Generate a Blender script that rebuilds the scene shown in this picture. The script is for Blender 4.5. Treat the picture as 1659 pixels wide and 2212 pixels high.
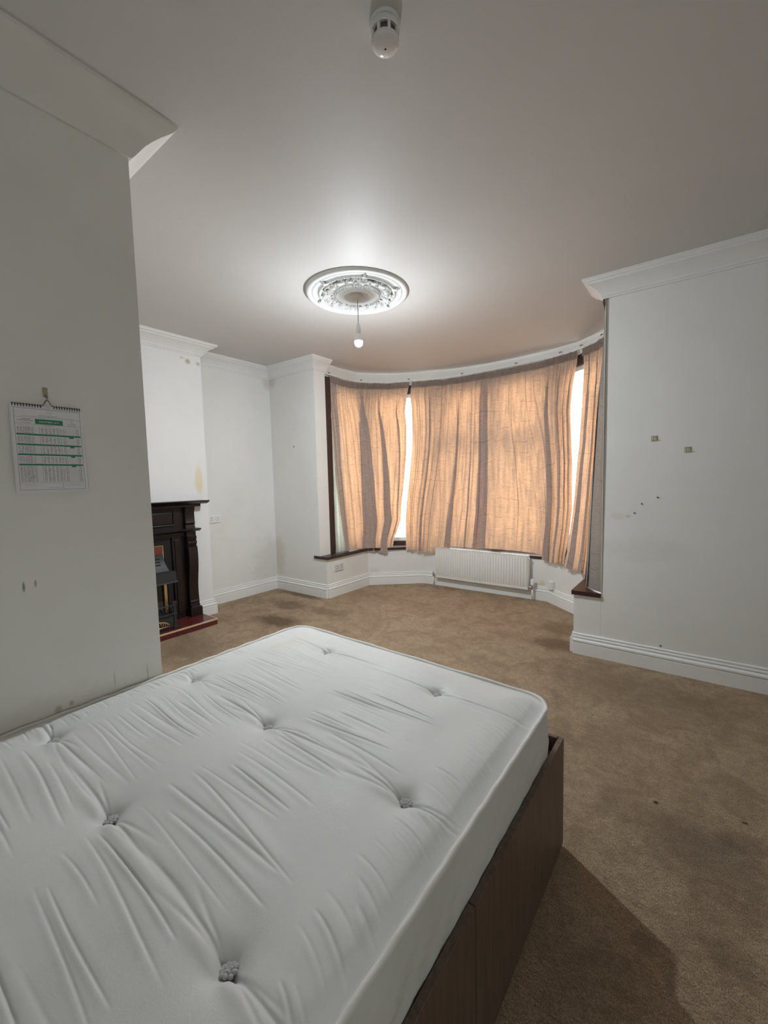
import bpy, bmesh, math, random
import numpy as np
from mathutils import Vector, Matrix

for o in list(bpy.data.objects):
    bpy.data.objects.remove(o)
SC = bpy.context.scene
COL = SC.collection
RND = random.Random(7)

# ------------------------------------------------------------------ camera
cam_d = bpy.data.cameras.new('camera')
cam = bpy.data.objects.new('camera', cam_d)
COL.objects.link(cam)
SC.camera = cam
cam_d.sensor_fit = 'VERTICAL'
cam_d.sensor_height = 36.0
cam_d.lens = 898.416 / 2212 * 36.0
cam_d.clip_start = 0.02
R0 = ((0.794844349, 0.606327413, -0.0242802), (-0.0261303, 0.0741753, 0.9969028), (-0.6062505, 0.7917481, -0.0748013))
mw = Matrix((
    (R0[0][0], R0[1][0], -R0[2][0], 0.0),
    (R0[0][1], R0[1][1], -R0[2][1], 0.0),
    (R0[0][2], R0[1][2], -R0[2][2], 1.40),
    (0, 0, 0, 1)))
cam.matrix_world = mw

# ------------------------------------------------------------------ sky, exposure
W = bpy.data.worlds.new('sky')
SC.world = W
W.use_nodes = True
bg = W.node_tree.nodes['Background']
bg.inputs['Color'].default_value = (0.98, 0.98, 0.97, 1)
bg.inputs['Strength'].default_value = 6.0
vs = SC.view_settings
vs.view_transform = 'Standard'
vs.look = 'None'
vs.gamma = 1.0
vs.use_curve_mapping = False
vs.exposure = 0.0
BULB_WATTS = 80.0


def zc(x):
    """height of the slightly sagging ceiling"""
    return 2.80 - 0.0175 * (x + 0.6)


# ------------------------------------------------------------------ materials
def nmat(name):
    m = bpy.data.materials.new(name)
    m.use_nodes = True
    nt = m.node_tree
    return m, nt, nt.nodes['Principled BSDF']


def N(nt, t, **kw):
    n = nt.nodes.new(t)
    for k, v in kw.items():
        if k in n.bl_rna.properties:
            setattr(n, k, v)
        else:
            n.inputs[k].default_value = v
    return n


def rgba(c):
    return (c[0], c[1], c[2], 1.0)


def coords(nt):
    return nt.nodes.new('ShaderNodeTexCoord').outputs['Object']


def mixc(nt, fac, a, b, blend='MIX'):
    n = nt.nodes.new('ShaderNodeMix')
    n.data_type = 'RGBA'
    n.blend_type = blend
    for sock, v in ((n.inputs['Factor'], fac), (n.inputs['A'], a), (n.inputs['B'], b)):
        if isinstance(v, (int, float)):
            sock.default_value = v
        elif isinstance(v, tuple):
            sock.default_value = rgba(v)
        else:
            nt.links.new(v, sock)
    return n.outputs['Result']


def mathn(nt, op, a, b=0.0, clamp=False):
    n = nt.nodes.new('ShaderNodeMath')
    n.operation = op
    n.use_clamp = clamp
    for i, v in enumerate((a, b)):
        if isinstance(v, (int, float)):
            n.inputs[i].default_value = v
        else:
            nt.links.new(v, n.inputs[i])
    return n.outputs[0]


def maprange(nt, v, a, b, c=0.0, d=1.0, smooth=True):
    n = nt.nodes.new('ShaderNodeMapRange')
    if smooth:
        n.interpolation_type = 'SMOOTHSTEP'
    nt.links.new(v, n.inputs[0])
    for i, x in enumerate((a, b, c, d)):
        n.inputs[i + 1].default_value = x
    return n.outputs[0]


def noise(nt, co, scale, detail=3.0, rough=0.5, stretch=None, dist=0.0):
    if stretch:
        mp = nt.nodes.new('ShaderNodeMapping')
        mp.inputs['Scale'].default_value = stretch
        nt.links.new(co, mp.inputs['Vector'])
        co = mp.outputs[0]
    n = nt.nodes.new('ShaderNodeTexNoise')
    n.inputs['Scale'].default_value = scale
    n.inputs['Detail'].default_value = detail
    n.inputs['Roughness'].default_value = rough
    n.inputs['Distortion'].default_value = dist
    nt.links.new(co, n.inputs['Vector'])
    return n.outputs['Fac']


def bump(nt, bs, height, strength=0.3, dist=0.01):
    b = nt.nodes.new('ShaderNodeBump')
    b.inputs['Strength'].default_value = strength
    b.inputs['Distance'].default_value = dist
    nt.links.new(height, b.inputs['Height'])
    nt.links.new(b.outputs[0], bs.inputs['Normal'])
    return b


def blots(nt, co, base, spots, nscale=6.0, namp=0.6):
    """stains with a shape of their own: (centre, radii, colour, strength)"""
    ns = noise(nt, co, nscale, 4.0, 0.65)
    for c, r, colr, st in spots:
        mp = nt.nodes.new('ShaderNodeMapping')
        mp.vector_type = 'POINT'
        mp.inputs['Location'].default_value = (-c[0] / r[0], -c[1] / r[1], -c[2] / r[2])
        mp.inputs['Scale'].default_value = (1 / r[0], 1 / r[1], 1 / r[2])
        nt.links.new(co, mp.inputs['Vector'])
        ln = nt.nodes.new('ShaderNodeVectorMath')
        ln.operation = 'LENGTH'
        nt.links.new(mp.outputs[0], ln.inputs[0])
        d = mathn(nt, 'ADD', ln.outputs['Value'], mathn(nt, 'MULTIPLY', mathn(nt, 'SUBTRACT', ns, 0.5), 2 * namp))
        f = maprange(nt, d, 0.35, 1.05, st, 0.0)
        base = mixc(nt, f, base, colr)
    return base


def simple(name, col, rough=0.5, metal=0.0, var=0.08, vscale=12.0, bmp=0.0, bscale=60.0, spec=0.5, stretch=None):
    m, nt, bs = nmat(name)
    co = coords(nt)
    n = noise(nt, co, vscale, 4.0, 0.6, stretch)
    dark = tuple(c * (1 - var) for c in col)
    light = tuple(min(1, c * (1 + var)) for c in col)
    nt.links.new(mixc(nt, n, dark, light), bs.inputs['Base Color'])
    bs.inputs['Roughness'].default_value = rough
    bs.inputs['Metallic'].default_value = metal
    bs.inputs['Specular IOR Level'].default_value = spec
    if bmp:
        bump(nt, bs, noise(nt, co, bscale, 4.0, 0.6, stretch), bmp, 0.004)
    return m


def paint(name, col, spots=(), rough=0.6, dirty=0.06):
    m, nt, bs = nmat(name)
    co = coords(nt)
    n = noise(nt, co, 1.6, 5.0, 0.6)
    base = mixc(nt, maprange(nt, n, 0.35, 0.75), col, tuple(c * (1 - dirty) for c in col))
    if spots:
        base = blots(nt, co, base, spots)
    nt.links.new(base, bs.inputs['Base Color'])
    bs.inputs['Roughness'].default_value = rough
    bs.inputs['Specular IOR Level'].default_value = 0.3
    bump(nt, bs, noise(nt, co, 55.0, 5.0, 0.6), 0.10, 0.004)
    return m


WALLC = (0.80, 0.795, 0.77)
GRIME = (0.45, 0.41, 0.33)
M = {}
M['wall_left'] = paint('paint_left_wall', WALLC, [
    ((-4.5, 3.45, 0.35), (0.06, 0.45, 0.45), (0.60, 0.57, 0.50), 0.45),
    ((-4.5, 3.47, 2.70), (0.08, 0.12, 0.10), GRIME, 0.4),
])
M['wall_chimney'] = paint('paint_chimney_breast', (0.81, 0.81, 0.80), [
    ((-4.21, 2.31, 1.46), (0.10, 0.05, 0.19), (0.72, 0.58, 0.33), 0.6),
    ((-4.21, 2.26, 2.665), (0.06, 0.035, 0.03), (0.45, 0.38, 0.25), 0.8),
    ((-4.21, 2.37, 2.66), (0.06, 0.03, 0.025), (0.50, 0.43, 0.30), 0.7),
    ((-4.21, 2.20, 2.69), (0.06, 0.03, 0.02), (0.50, 0.43, 0.30), 0.6),
])
M['wall_near'] = paint('paint_near_wall', (0.78, 0.765, 0.725), [
    ((-1.825, 0.358, 1.07), (0.05, 0.005, 0.022), (0.20, 0.18, 0.18), 0.85),
    ((-1.825, 0.39, 1.075), (0.05, 0.004, 0.016), (0.25, 0.23, 0.22), 0.75),
    ((-1.825, 0.424, 0.605), (0.05, 0.018, 0.02), (0.30, 0.28, 0.15), 0.6),
    ((-1.825, 0.463, 0.612), (0.05, 0.012, 0.016), (0.30, 0.28, 0.15), 0.6),
    ((-1.825, 0.729, 0.62), (0.05, 0.004, 0.05), (0.35, 0.32, 0.25), 0.5),
    ((-1.825, 0.607, 0.65), (0.05, 0.004, 0.05), (0.35, 0.32, 0.25), 0.5),
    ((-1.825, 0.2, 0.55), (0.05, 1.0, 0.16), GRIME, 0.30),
])
M['wall_front'] = paint('paint_front_wall', (0.79, 0.79, 0.765), [
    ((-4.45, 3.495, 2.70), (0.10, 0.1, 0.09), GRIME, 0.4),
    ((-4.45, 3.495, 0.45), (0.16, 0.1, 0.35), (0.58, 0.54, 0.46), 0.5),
    ((-0.487, 3.47, 1.098), (0.06, 0.1, 0.035), (0.58, 0.53, 0.43), 0.3),
    ((-0.421, 3.47, 1.10), (0.02, 0.1, 0.016), (0.55, 0.47, 0.35), 0.45),
    ((-0.30, 3.47, 0.86), (0.32, 0.1, 0.12), (0.66, 0.64, 0.58), 0.3),
    ((-0.205, 3.47, 0.18), (0.012, 0.1, 0.012), (0.05, 0.05, 0.05), 0.95),
    ((-0.05, 3.47, 0.162), (0.5, 0.1, 0.012), (0.45, 0.42, 0.36), 0.5),
])
M['wall_bay'] = paint('paint_bay_apron', (0.79, 0.79, 0.765), [
    ((-1.42, 4.775, 0.17), (0.045, 0.1, 0.07), (0.66, 0.62, 0.45), 0.8),
    ((-3.50, 4.32, 0.15), (0.12, 0.1, 0.12), (0.6, 0.56, 0.47), 0.4),
])
M['wall'] = paint('paint_wall', (0.78, 0.775, 0.75))
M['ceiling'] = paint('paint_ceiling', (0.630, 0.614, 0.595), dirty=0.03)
M['trim'] = paint('paint_white_trim', (0.82, 0.82, 0.80), rough=0.4, dirty=0.08)
M['cornice'] = paint('paint_cornice', (0.80, 0.80, 0.785), rough=0.55, dirty=0.08)
M['plaster'] = simple('white_plaster', (0.74, 0.75, 0.74), 0.55, var=0.04, bmp=0.1, bscale=80)
M['white_plastic'] = simple('white_plastic', (0.80, 0.80, 0.79), 0.3, var=0.02)
M['grey_plastic'] = simple('grey_white_plastic', (0.62, 0.61, 0.60), 0.35, var=0.03)
M['black_hole'] = simple('black_recess', (0.01, 0.01, 0.01), 0.9)
M['rad'] = simple('radiator_enamel', (0.80, 0.79, 0.75), 0.35, var=0.03)
M['brass'] = simple('dull_brass', (0.70, 0.52, 0.22), 0.35, 0.9, var=0.12, vscale=40)
M['chrome'] = simple('dull_chrome', (0.55, 0.53, 0.50), 0.3, 1.0, var=0.05)
M['cast_iron'] = simple('cast_iron', (0.010, 0.009, 0.012), 0.38, 0.0, var=0.3, vscale=30, bmp=0.2)
M['hood'] = simple('grey_hood_metal', (0.032, 0.034, 0.037), 0.5, 0.1, var=0.12, vscale=25)
M['copper_panel'] = simple('red_copper_panel', (0.20, 0.055, 0.035), 0.4, 0.2, var=0.2, vscale=20)
M['dark_wood'] = simple('dark_mahogany', (0.012, 0.006, 0.005), 0.36, var=0.45, vscale=9, stretch=(6, 6, 0.7))
M['sill_wood'] = simple('dark_sill_wood', (0.045, 0.020, 0.017), 0.35, var=0.35, vscale=14)
M['frame_wood'] = simple('brown_window_frame', (0.050, 0.022, 0.018), 0.4, var=0.3, vscale=14)
M['sash'] = simple('white_sash', (0.72, 0.74, 0.75), 0.4, var=0.04)
M['tile'] = simple('burgundy_tile', (0.115, 0.022, 0.020), 0.14, var=0.30, vscale=9)
M['cream'] = simple('cream_edging', (0.66, 0.50, 0.33), 0.4, var=0.08)
M['grout'] = simple('grey_grout', (0.45, 0.36, 0.32), 0.8)
M['pad'] = simple('beige_pad', (0.36, 0.315, 0.23), 0.5, var=0.2, vscale=90)
M['wire'] = simple('dark_wire', (0.03, 0.03, 0.035), 0.4, 0.5)
M['paper'] = simple('calendar_paper', (0.78, 0.77, 0.79), 0.6, var=0.02)
M['ink'] = simple('grey_ink', (0.16, 0.17, 0.17), 0.7, var=0.2)
M['ink_pale'] = simple('pale_ink', (0.42, 0.43, 0.43), 0.7, var=0.2)
M['ink_red'] = simple('red_ink', (0.50, 0.16, 0.18), 0.7, var=0.2)
M['green'] = simple('green_ink', (0.035, 0.235, 0.125), 0.6, var=0.05)
M['cord'] = simple('grey_flex', (0.40, 0.40, 0.42), 0.5)
M['tuft'] = simple('grey_tuft_wool', (0.52, 0.52, 0.52), 0.9, var=0.2, vscale=120, bmp=0.5, bscale=300)
M['asphalt'] = simple('pale_paving', (0.55, 0.54, 0.52), 0.9, var=0.1)
M['clip_metal'] = simple('clip_metal', (0.30, 0.24, 0.18), 0.5, 0.5)


def emission(name, col, strength):
    m, nt, bs = nmat(name)
    bs.inputs['Base Color'].default_value = (0.9, 0.9, 0.9, 1)
    bs.inputs['Emission Color'].default_value = rgba(col)
    bs.inputs['Emission Strength'].default_value = strength
    return m


def glass():
    m, nt, bs = nmat('window_glass')
    nt.nodes.remove(bs)
    tr = N(nt, 'ShaderNodeBsdfTransparent')
    tr.inputs[0].default_value = (0.96, 0.98, 0.97, 1)
    gl = N(nt, 'ShaderNodeBsdfGlossy')
    gl.inputs['Roughness'].default_value = 0.02
    mx = N(nt, 'ShaderNodeMixShader')
    mx.inputs[0].default_value = 0.05
    nt.links.new(tr.outputs[0], mx.inputs[1])
    nt.links.new(gl.outputs[0], mx.inputs[2])
    nt.links.new(mx.outputs[0], nt.nodes['Material Output'].inputs[0])
    return m


M['glass'] = glass()


def carpet():
    m, nt, bs = nmat('beige_carpet')
    co = coords(nt)
    big = noise(nt, co, 1.7, 5.0, 0.65)
    mid = noise(nt, co, 22.0, 5.0, 0.7, None, 0.6)
    fine = noise(nt, co, 260.0, 3.0, 0.7, (1.0, 0.6, 1.0))
    fib = noise(nt, co, 64.0, 6.0, 0.8, (0.55, 1.5, 1.0), 2.2)
    patchy = noise(nt, co, 5.0, 6.0, 0.7, None, 0.8)
    base = mixc(nt, maprange(nt, big, 0.3, 0.7), (0.87, 0.675, 0.465), (0.73, 0.545, 0.365))
    base = mixc(nt, maprange(nt, patchy, 0.40, 0.68, 0.0, 0.65), base, (0.40, 0.275, 0.18))
    base = mixc(nt, maprange(nt, fib, 0.46, 0.64, 0.0, 0.75), base, (0.27, 0.185, 0.12))
    base = mixc(nt, maprange(nt, mid, 0.35, 0.75, 0.0, 0.45), base, (0.37, 0.265, 0.18))
    base = mixc(nt, maprange(nt, fine, 0.30, 0.72, 0.75, 0.0), base, (0.20, 0.14, 0.09))
    base = blots(nt, co, base, [
        ((-3.42, 2.62, 0), (0.36, 0.20, 1), (0.125, 0.078, 0.050), 0.75),
        ((-3.75, 3.05, 0), (0.30, 0.20, 1), (0.20, 0.135, 0.09), 0.65),
        ((-3.95, 3.42, 0), (0.45, 0.10, 1), (0.17, 0.12, 0.08), 0.7),
        ((-3.20, 3.10, 0), (0.40, 0.14, 1), (0.22, 0.155, 0.10), 0.55),
        ((-0.93, 3.56, 0), (0.30, 0.18, 1), (0.17, 0.10, 0.06), 0.65),
        ((-1.00, 3.95, 0), (0.20, 0.25, 1), (0.22, 0.14, 0.08), 0.5),
        ((-0.30, 3.05, 0), (0.8, 0.35, 1), (0.25, 0.175, 0.115), 0.4),
        ((0.03, 1.83, 0), (0.26, 0.22, 1), (0.17, 0.14, 0.095), 0.5),
        ((0.16, 1.98, 0), (0.10, 0.08, 1), (0.16, 0.12, 0.085), 0.35),
        ((0.10, 1.46, 0), (0.09, 0.08, 1), (0.15, 0.11, 0.075), 0.4),
        ((-0.123, 2.022, 0), (0.018, 0.018, 1), (0.04, 0.03, 0.02), 0.9),
        ((0.172, 2.10, 0), (0.014, 0.008, 1), (0.04, 0.03, 0.02), 0.8),
        ((-3.5, 1.75, 0), (0.5, 0.3, 1), (0.25, 0.175, 0.12), 0.5),
    ], 9.0, 0.7)
    nt.links.new(base, bs.inputs['Base Color'])
    bs.inputs['Roughness'].default_value = 1.0
    bs.inputs['Specular IOR Level'].default_value = 0.1
    hh = mathn(nt, 'ADD', fine, mathn(nt, 'MULTIPLY', mid, 1.5))
    bump(nt, bs, hh, 0.9, 0.012)
    return m


M['carpet'] = carpet()


def cloth(name, front, trans, mixf, tucks=True, gloss=0.0):
    m, nt, bs = nmat(name)
    nt.nodes.remove(bs)
    co = coords(nt)
    weave = noise(nt, co, 160.0, 3.0, 0.7, (1, 1, 0.5))
    slub = noise(nt, co, 30.0, 4.0, 0.7, (0.5, 0.5, 4.0))
    tone = mathn(nt, 'ADD', mathn(nt, 'MULTIPLY', weave, 0.5), mathn(nt, 'MULTIPLY', slub, 0.5))
    k = maprange(nt, tone, 0.3, 0.7, 0.72, 1.15)
    kt = k
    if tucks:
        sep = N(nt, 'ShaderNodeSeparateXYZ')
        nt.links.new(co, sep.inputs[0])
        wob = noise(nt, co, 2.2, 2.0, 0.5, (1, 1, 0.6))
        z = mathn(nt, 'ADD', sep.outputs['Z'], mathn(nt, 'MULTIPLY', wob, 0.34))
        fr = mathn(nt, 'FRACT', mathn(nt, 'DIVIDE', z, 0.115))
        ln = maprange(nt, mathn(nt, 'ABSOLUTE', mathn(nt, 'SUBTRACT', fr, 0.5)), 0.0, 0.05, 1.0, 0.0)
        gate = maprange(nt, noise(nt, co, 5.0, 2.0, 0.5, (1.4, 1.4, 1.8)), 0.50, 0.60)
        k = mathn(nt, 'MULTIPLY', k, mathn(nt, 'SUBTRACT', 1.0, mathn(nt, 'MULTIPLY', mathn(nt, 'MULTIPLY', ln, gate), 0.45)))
    comb = N(nt, 'ShaderNodeCombineXYZ')
    for i in range(3):
        nt.links.new(k, comb.inputs[i])
    cf = mixc(nt, 1.0, front, comb.outputs[0], 'MULTIPLY')
    if tucks:
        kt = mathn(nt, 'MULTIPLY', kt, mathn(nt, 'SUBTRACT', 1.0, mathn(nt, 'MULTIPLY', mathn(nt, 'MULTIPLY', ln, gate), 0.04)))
    lw = N(nt, 'ShaderNodeLayerWeight')
    lw.inputs['Blend'].default_value = 0.5
    streak = noise(nt, co, 26.0, 3.0, 0.6, (1.0, 1.0, 0.06))
    kt = mathn(nt, 'MULTIPLY', kt, maprange(nt, streak, 0.3, 0.7, 0.62, 1.16))
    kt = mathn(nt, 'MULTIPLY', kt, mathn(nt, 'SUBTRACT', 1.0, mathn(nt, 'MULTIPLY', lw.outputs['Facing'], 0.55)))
    comb2 = N(nt, 'ShaderNodeCombineXYZ')
    for i in range(3):
        nt.links.new(kt, comb2.inputs[i])
    ct = mixc(nt, 1.0, trans, comb2.outputs[0], 'MULTIPLY')
    df = N(nt, 'ShaderNodeBsdfDiffuse')
    tl = N(nt, 'ShaderNodeBsdfTranslucent')
    nt.links.new(cf, df.inputs[0])
    nt.links.new(ct, tl.inputs[0])
    mx = N(nt, 'ShaderNodeMixShader')
    mx.inputs[0].default_value = mixf
    nt.links.new(df.outputs[0], mx.inputs[1])
    nt.links.new(tl.outputs[0], mx.inputs[2])
    out = mx.outputs[0]
    if gloss:
        gl = N(nt, 'ShaderNodeBsdfGlossy')
        gl.inputs['Roughness'].default_value = 0.28
        m2 = N(nt, 'ShaderNodeMixShader')
        m2.inputs[0].default_value = gloss
        nt.links.new(out, m2.inputs[1])
        nt.links.new(gl.outputs[0], m2.inputs[2])
        out = m2.outputs[0]
    nt.links.new(out, nt.nodes['Material Output'].inputs[0])
    return m


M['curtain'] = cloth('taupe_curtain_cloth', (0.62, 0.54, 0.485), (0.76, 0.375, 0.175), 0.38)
M['heading'] = cloth('curtain_heading_tape', (0.36, 0.30, 0.27), (0.42, 0.26, 0.19), 0.25, False)
M['lining'] = cloth('pale_green_lining', (0.55, 0.56, 0.50), (0.55, 0.55, 0.47), 0.35, False)
M['silk'] = cloth('grey_silky_lining', (0.34, 0.31, 0.28), (0.22, 0.18, 0.145), 0.3, True, 0.12)


def ticking():
    m, nt, bs = nmat('white_damask_ticking')
    co = coords(nt)
    w = noise(nt, co, 26.0, 2.0, 0.5, None, 3.5)
    pat = maprange(nt, mathn(nt, 'ABSOLUTE', mathn(nt, 'SUBTRACT', w, 0.5)), 0.02, 0.07)
    patch = maprange(nt, noise(nt, co, 5.0, 2.0), 0.42, 0.58)
    pat = mathn(nt, 'MULTIPLY', mathn(nt, 'SUBTRACT', 1.0, pat), patch)
    big = noise(nt, co, 2.5, 5.0, 0.6)
    base = mixc(nt, maprange(nt, big, 0.4, 0.75), (0.71, 0.715, 0.695), (0.64, 0.645, 0.62))
    base = blots(nt, co, base, [
        ((-1.43, 0.55, 0.6), (0.05, 0.03, 1), (0.50, 0.42, 0.30), 0.35),
        ((-1.10, 0.15, 0.6), (0.03, 0.12, 1), (0.60, 0.55, 0.34), 0.4),
        ((-0.70, 0.40, 0.6), (0.10, 0.12, 1), (0.60, 0.55, 0.38), 0.25),
        ((-0.55, 1.15, 0.6), (0.15, 0.18, 1), (0.64, 0.62, 0.48), 0.35),
        ((-0.48, 0.75, 0.6), (0.10, 0.25, 1), (0.64, 0.61, 0.48), 0.35),
        ((-1.585, 0.462, 0.6), (0.012, 0.008, 1), (0.10, 0.10, 0.10), 0.9),
    ], 12.0, 0.5)
    nt.links.new(base, bs.inputs['Base Color'])
    r = N(nt, 'ShaderNodeMapRange')
    nt.links.new(pat, r.inputs[0])
    r.inputs[3].default_value = 0.60
    r.inputs[4].default_value = 0.48
    nt.links.new(r.outputs[0], bs.inputs['Roughness'])
    bs.inputs['Sheen Weight'].default_value = 0.15
    h = mathn(nt, 'ADD', mathn(nt, 'MULTIPLY', pat, 0.6), mathn(nt, 'MULTIPLY', noise(nt, co, 420.0, 2.0), 0.4))
    bump(nt, bs, h, 0.085, 0.004)
    return m


M['ticking'] = ticking()
M['piping'] = simple('white_piping', (0.74, 0.73, 0.69), 0.6, var=0.05, vscale=60)


def laminate():
    m, nt, bs = nmat('walnut_laminate')
    co = coords(nt)
    g = noise(nt, co, 7.0, 6.0, 0.65, (9, 9, 0.55))
    g2 = noise(nt, co, 60.0, 3.0, 0.6, (4, 4, 0.15))
    c = mixc(nt, maprange(nt, g, 0.3, 0.7), (0.150, 0.105, 0.078), (0.095, 0.062, 0.045))
    c = mixc(nt, maprange(nt, g2, 0.5, 0.75, 0, 0.4), c, (0.065, 0.042, 0.03))
    nt.links.new(c, bs.inputs['Base Color'])
    bs.inputs['Roughness'].default_value = 0.45
    return m


M['laminate'] = laminate()

# ------------------------------------------------------------------ object helpers


def link(name, me, m, parent=None, smooth=False):
    o = bpy.data.objects.new(name, me)
    COL.objects.link(o)
    if m is not None:
        me.materials.append(m)
    if parent is not None:
        o.parent = parent
    if smooth:
        me.polygons.foreach_set('use_smooth', [True] * len(me.polygons))
    return o


def obj(name, bm, m, parent=None, smooth=False, off=None, auto=None):
    if off is not None:
        bmesh.ops.translate(bm, verts=bm.verts, vec=-Vector(off))
    bmesh.ops.recalc_face_normals(bm, faces=bm.faces)
    me = bpy.data.meshes.new(name)
    bm.to_mesh(me)
    bm.free()
    o = link(name, me, m, parent, smooth)
    if auto is not None:
        me.polygons.foreach_set('use_smooth', [True] * len(me.polygons))
        me.set_sharp_from_angle(angle=math.radians(auto))
    return o


def thing(name, label, cat, loc=(0, 0, 0), rz=0.0, group=None):
    o = bpy.data.objects.new(name, None)
    COL.objects.link(o)
    o.empty_display_size = 0.05
    o.location = loc
    o.rotation_euler = (0, 0, rz)
    o['label'] = label
    o['category'] = cat
    if group:
        o['group'] = group
    return o


def tag(o, label, cat, group=None):
    o['label'] = label
    o['category'] = cat
    if group:
        o['group'] = group
    return o


def struct(o, label=None, cat=None):
    o['kind'] = 'structure'
    if label:
        o['label'] = label
    if cat:
        o['category'] = cat
    return o


def box(bm, x0, x1, y0, y1, z0, z1, bev=0.0, seg=2):
    vs_ = [bm.verts.new(p) for p in ((x0, y0, z0), (x1, y0, z0), (x1, y1, z0), (x0, y1, z0),
                                     (x0, y0, z1), (x1, y0, z1), (x1, y1, z1), (x0, y1, z1))]
    fs = [bm.faces.new([vs_[i] for i in f]) for f in
          ((0, 3, 2, 1), (4, 5, 6, 7), (0, 1, 5, 4), (1, 2, 6, 5), (2, 3, 7, 6), (3, 0, 4, 7))]
    if bev:
        es = list({e for f in fs for e in f.edges})
        bmesh.ops.bevel(bm, geom=es, offset=bev, segments=seg, profile=0.5, affect='EDGES')
    return bm


def nb():
    return bmesh.new()


def bx(*a, **k):
    return box(nb(), *a, **k)


def prism(bm, pts, z0, z1):
    """vertical prism over a polygon; z1 may be a function of x"""
    f = z1 if callable(z1) else (lambda x: z1)
    lo = [bm.verts.new((p[0], p[1], z0)) for p in pts]
    hi = [bm.verts.new((p[0], p[1], f(p[0]))) for p in pts]
    n = len(pts)
    bm.faces.new(lo[::-1])
    bm.faces.new(hi)
    for i in range(n):
        bm.faces.new((lo[i], lo[(i + 1) % n], hi[(i + 1) % n], hi[i]))
    return bm


def strip(bm, inner, outer, z0, z1):
    """a wall between two polylines of equal length"""
    f = z1 if callable(z1) else (lambda x: z1)
    rows = []
    for a, b in zip(inner, outer):
        rows.append([bm.verts.new((a[0], a[1], z0)), bm.verts.new((b[0], b[1], z0)),
                     bm.verts.new((b[0], b[1], f(b[0]))), bm.verts.new((a[0], a[1], f(a[0])))])
    for r, s in zip(rows, rows[1:]):
        for i in range(4):
            j = (i + 1) % 4
            bm.faces.new((r[i], r[j], s[j], s[i]))
    bm.faces.new(rows[0][::-1])
    bm.faces.new(rows[-1])
    return bm


def sweep(bm, path, prof, zf=None):
    """profile (d, z) swept along an xy path, room on the LEFT of the path; mitred corners"""
    P = [Vector((p[0], p[1])) for p in path]
    n = len(P)
    rows = []
    for i in range(n):
        if i == 0:
            d = (P[1] - P[0]).normalized()
            m_ = Vector((-d.y, d.x))
        elif i == n - 1:
            d = (P[-1] - P[-2]).normalized()
            m_ = Vector((-d.y, d.x))
        else:
            a = (P[i] - P[i - 1]).normalized()
            b = (P[i + 1] - P[i]).normalized()
            na, nb_ = Vector((-a.y, a.x)), Vector((-b.y, b.x))
            m_ = (na + nb_) / max(0.2, 1 + na.dot(nb_))
        row = []
        for d_, z in prof:
            q = P[i] + m_ * d_
            row.append(bm.verts.new((q.x, q.y, z + (zf(q.x) if zf else 0.0))))
        rows.append(row)
    k = len(prof)
    for r, s in zip(rows, rows[1:]):
        for i in range(k):
            j = (i + 1) % k
            bm.faces.new((r[i], s[i], s[j], r[j]))
    bm.faces.new(rows[0])
    bm.faces.new(rows[-1][::-1])
    return bm


def tube(bm, pts, r, seg=8, closed=False, cap=True):
    pts = [Vector(p) for p in pts]
    n = len(pts)
    rs = r if isinstance(r, (list, tuple)) else [r] * n
    rows = []
    prev = None
    for i, p in enumerate(pts):
        if closed:
            t = (pts[(i + 1) % n] - pts[i - 1])
        else:
            t = pts[min(i + 1, n - 1)] - pts[max(i - 1, 0)]
        t.normalize()
        if prev is None:
            up = Vector((0, 0, 1)) if abs(t.z) < 0.9 else Vector((1, 0, 0))
            u = t.cross(up).normalized()
        else:
            u = (prev - t * prev.dot(t)).normalized()
        prev = u
        v = t.cross(u)
        rows.append([bm.verts.new(p + (u * math.cos(a) + v * math.sin(a)) * rs[i])
                     for a in [2 * math.pi * k / seg for k in range(seg)]])
    m_ = n if closed else n - 1
    for i in range(m_):
        a, b = rows[i], rows[(i + 1) % n]
        for k in range(seg):
            bm.faces.new((a[k], a[(k + 1) % seg], b[(k + 1) % seg], b[k]))
    if cap and not closed:
        bm.faces.new(rows[0][::-1])
        bm.faces.new(rows[-1])
    return bm


def lathe(bm, prof, seg=32, c=(0, 0, 0)):
    """profile (r, z) around the z axis through c"""
    rows = []
    for r, z in prof:
        if r < 1e-6:
            rows.append([bm.verts.new((c[0], c[1], c[2] + z))])
        else:
            rows.append([bm.verts.new((c[0] + r * math.cos(2 * math.pi * k / seg), c[1] + r * math.sin(2 * math.pi * k / seg), c[2] + z)) for k in range(seg)])
    for a, b in zip(rows, rows[1:]):
        for k in range(seg):
            j = (k + 1) % seg
            if len(a) == 1 and len(b) == 1:
                continue
            if len(a) == 1:
                bm.faces.new((a[0], b[j], b[k]))
            elif len(b) == 1:
                bm.faces.new((a[k], a[j], b[0]))
            else:
                bm.faces.new((a[k], a[j], b[j], b[k]))
    return bm


def ball(bm, c, r, u=8, v=6, sc=(1, 1, 1), rot=None):
    mt = Matrix.Translation(c) @ (rot if rot else Matrix.Identity(4)) @ Matrix.Diagonal((r * sc[0], r * sc[1], r * sc[2], 1))
    bmesh.ops.create_uvsphere(bm, u_segments=u, v_segments=v, radius=1.0, matrix=mt)
    return bm


def extr_y(bm, poly, y0, y1):
    """polygon in (x, z) extruded along y"""
    a = [bm.verts.new((p[0], y0, p[1])) for p in poly]
    b = [bm.verts.new((p[0], y1, p[1])) for p in poly]
    n = len(poly)
    bm.faces.new(a)
    bm.faces.new(b[::-1])
    for i in range(n):
        bm.faces.new((a[i], b[i], b[(i + 1) % n], a[(i + 1) % n]))
    return bm


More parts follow.
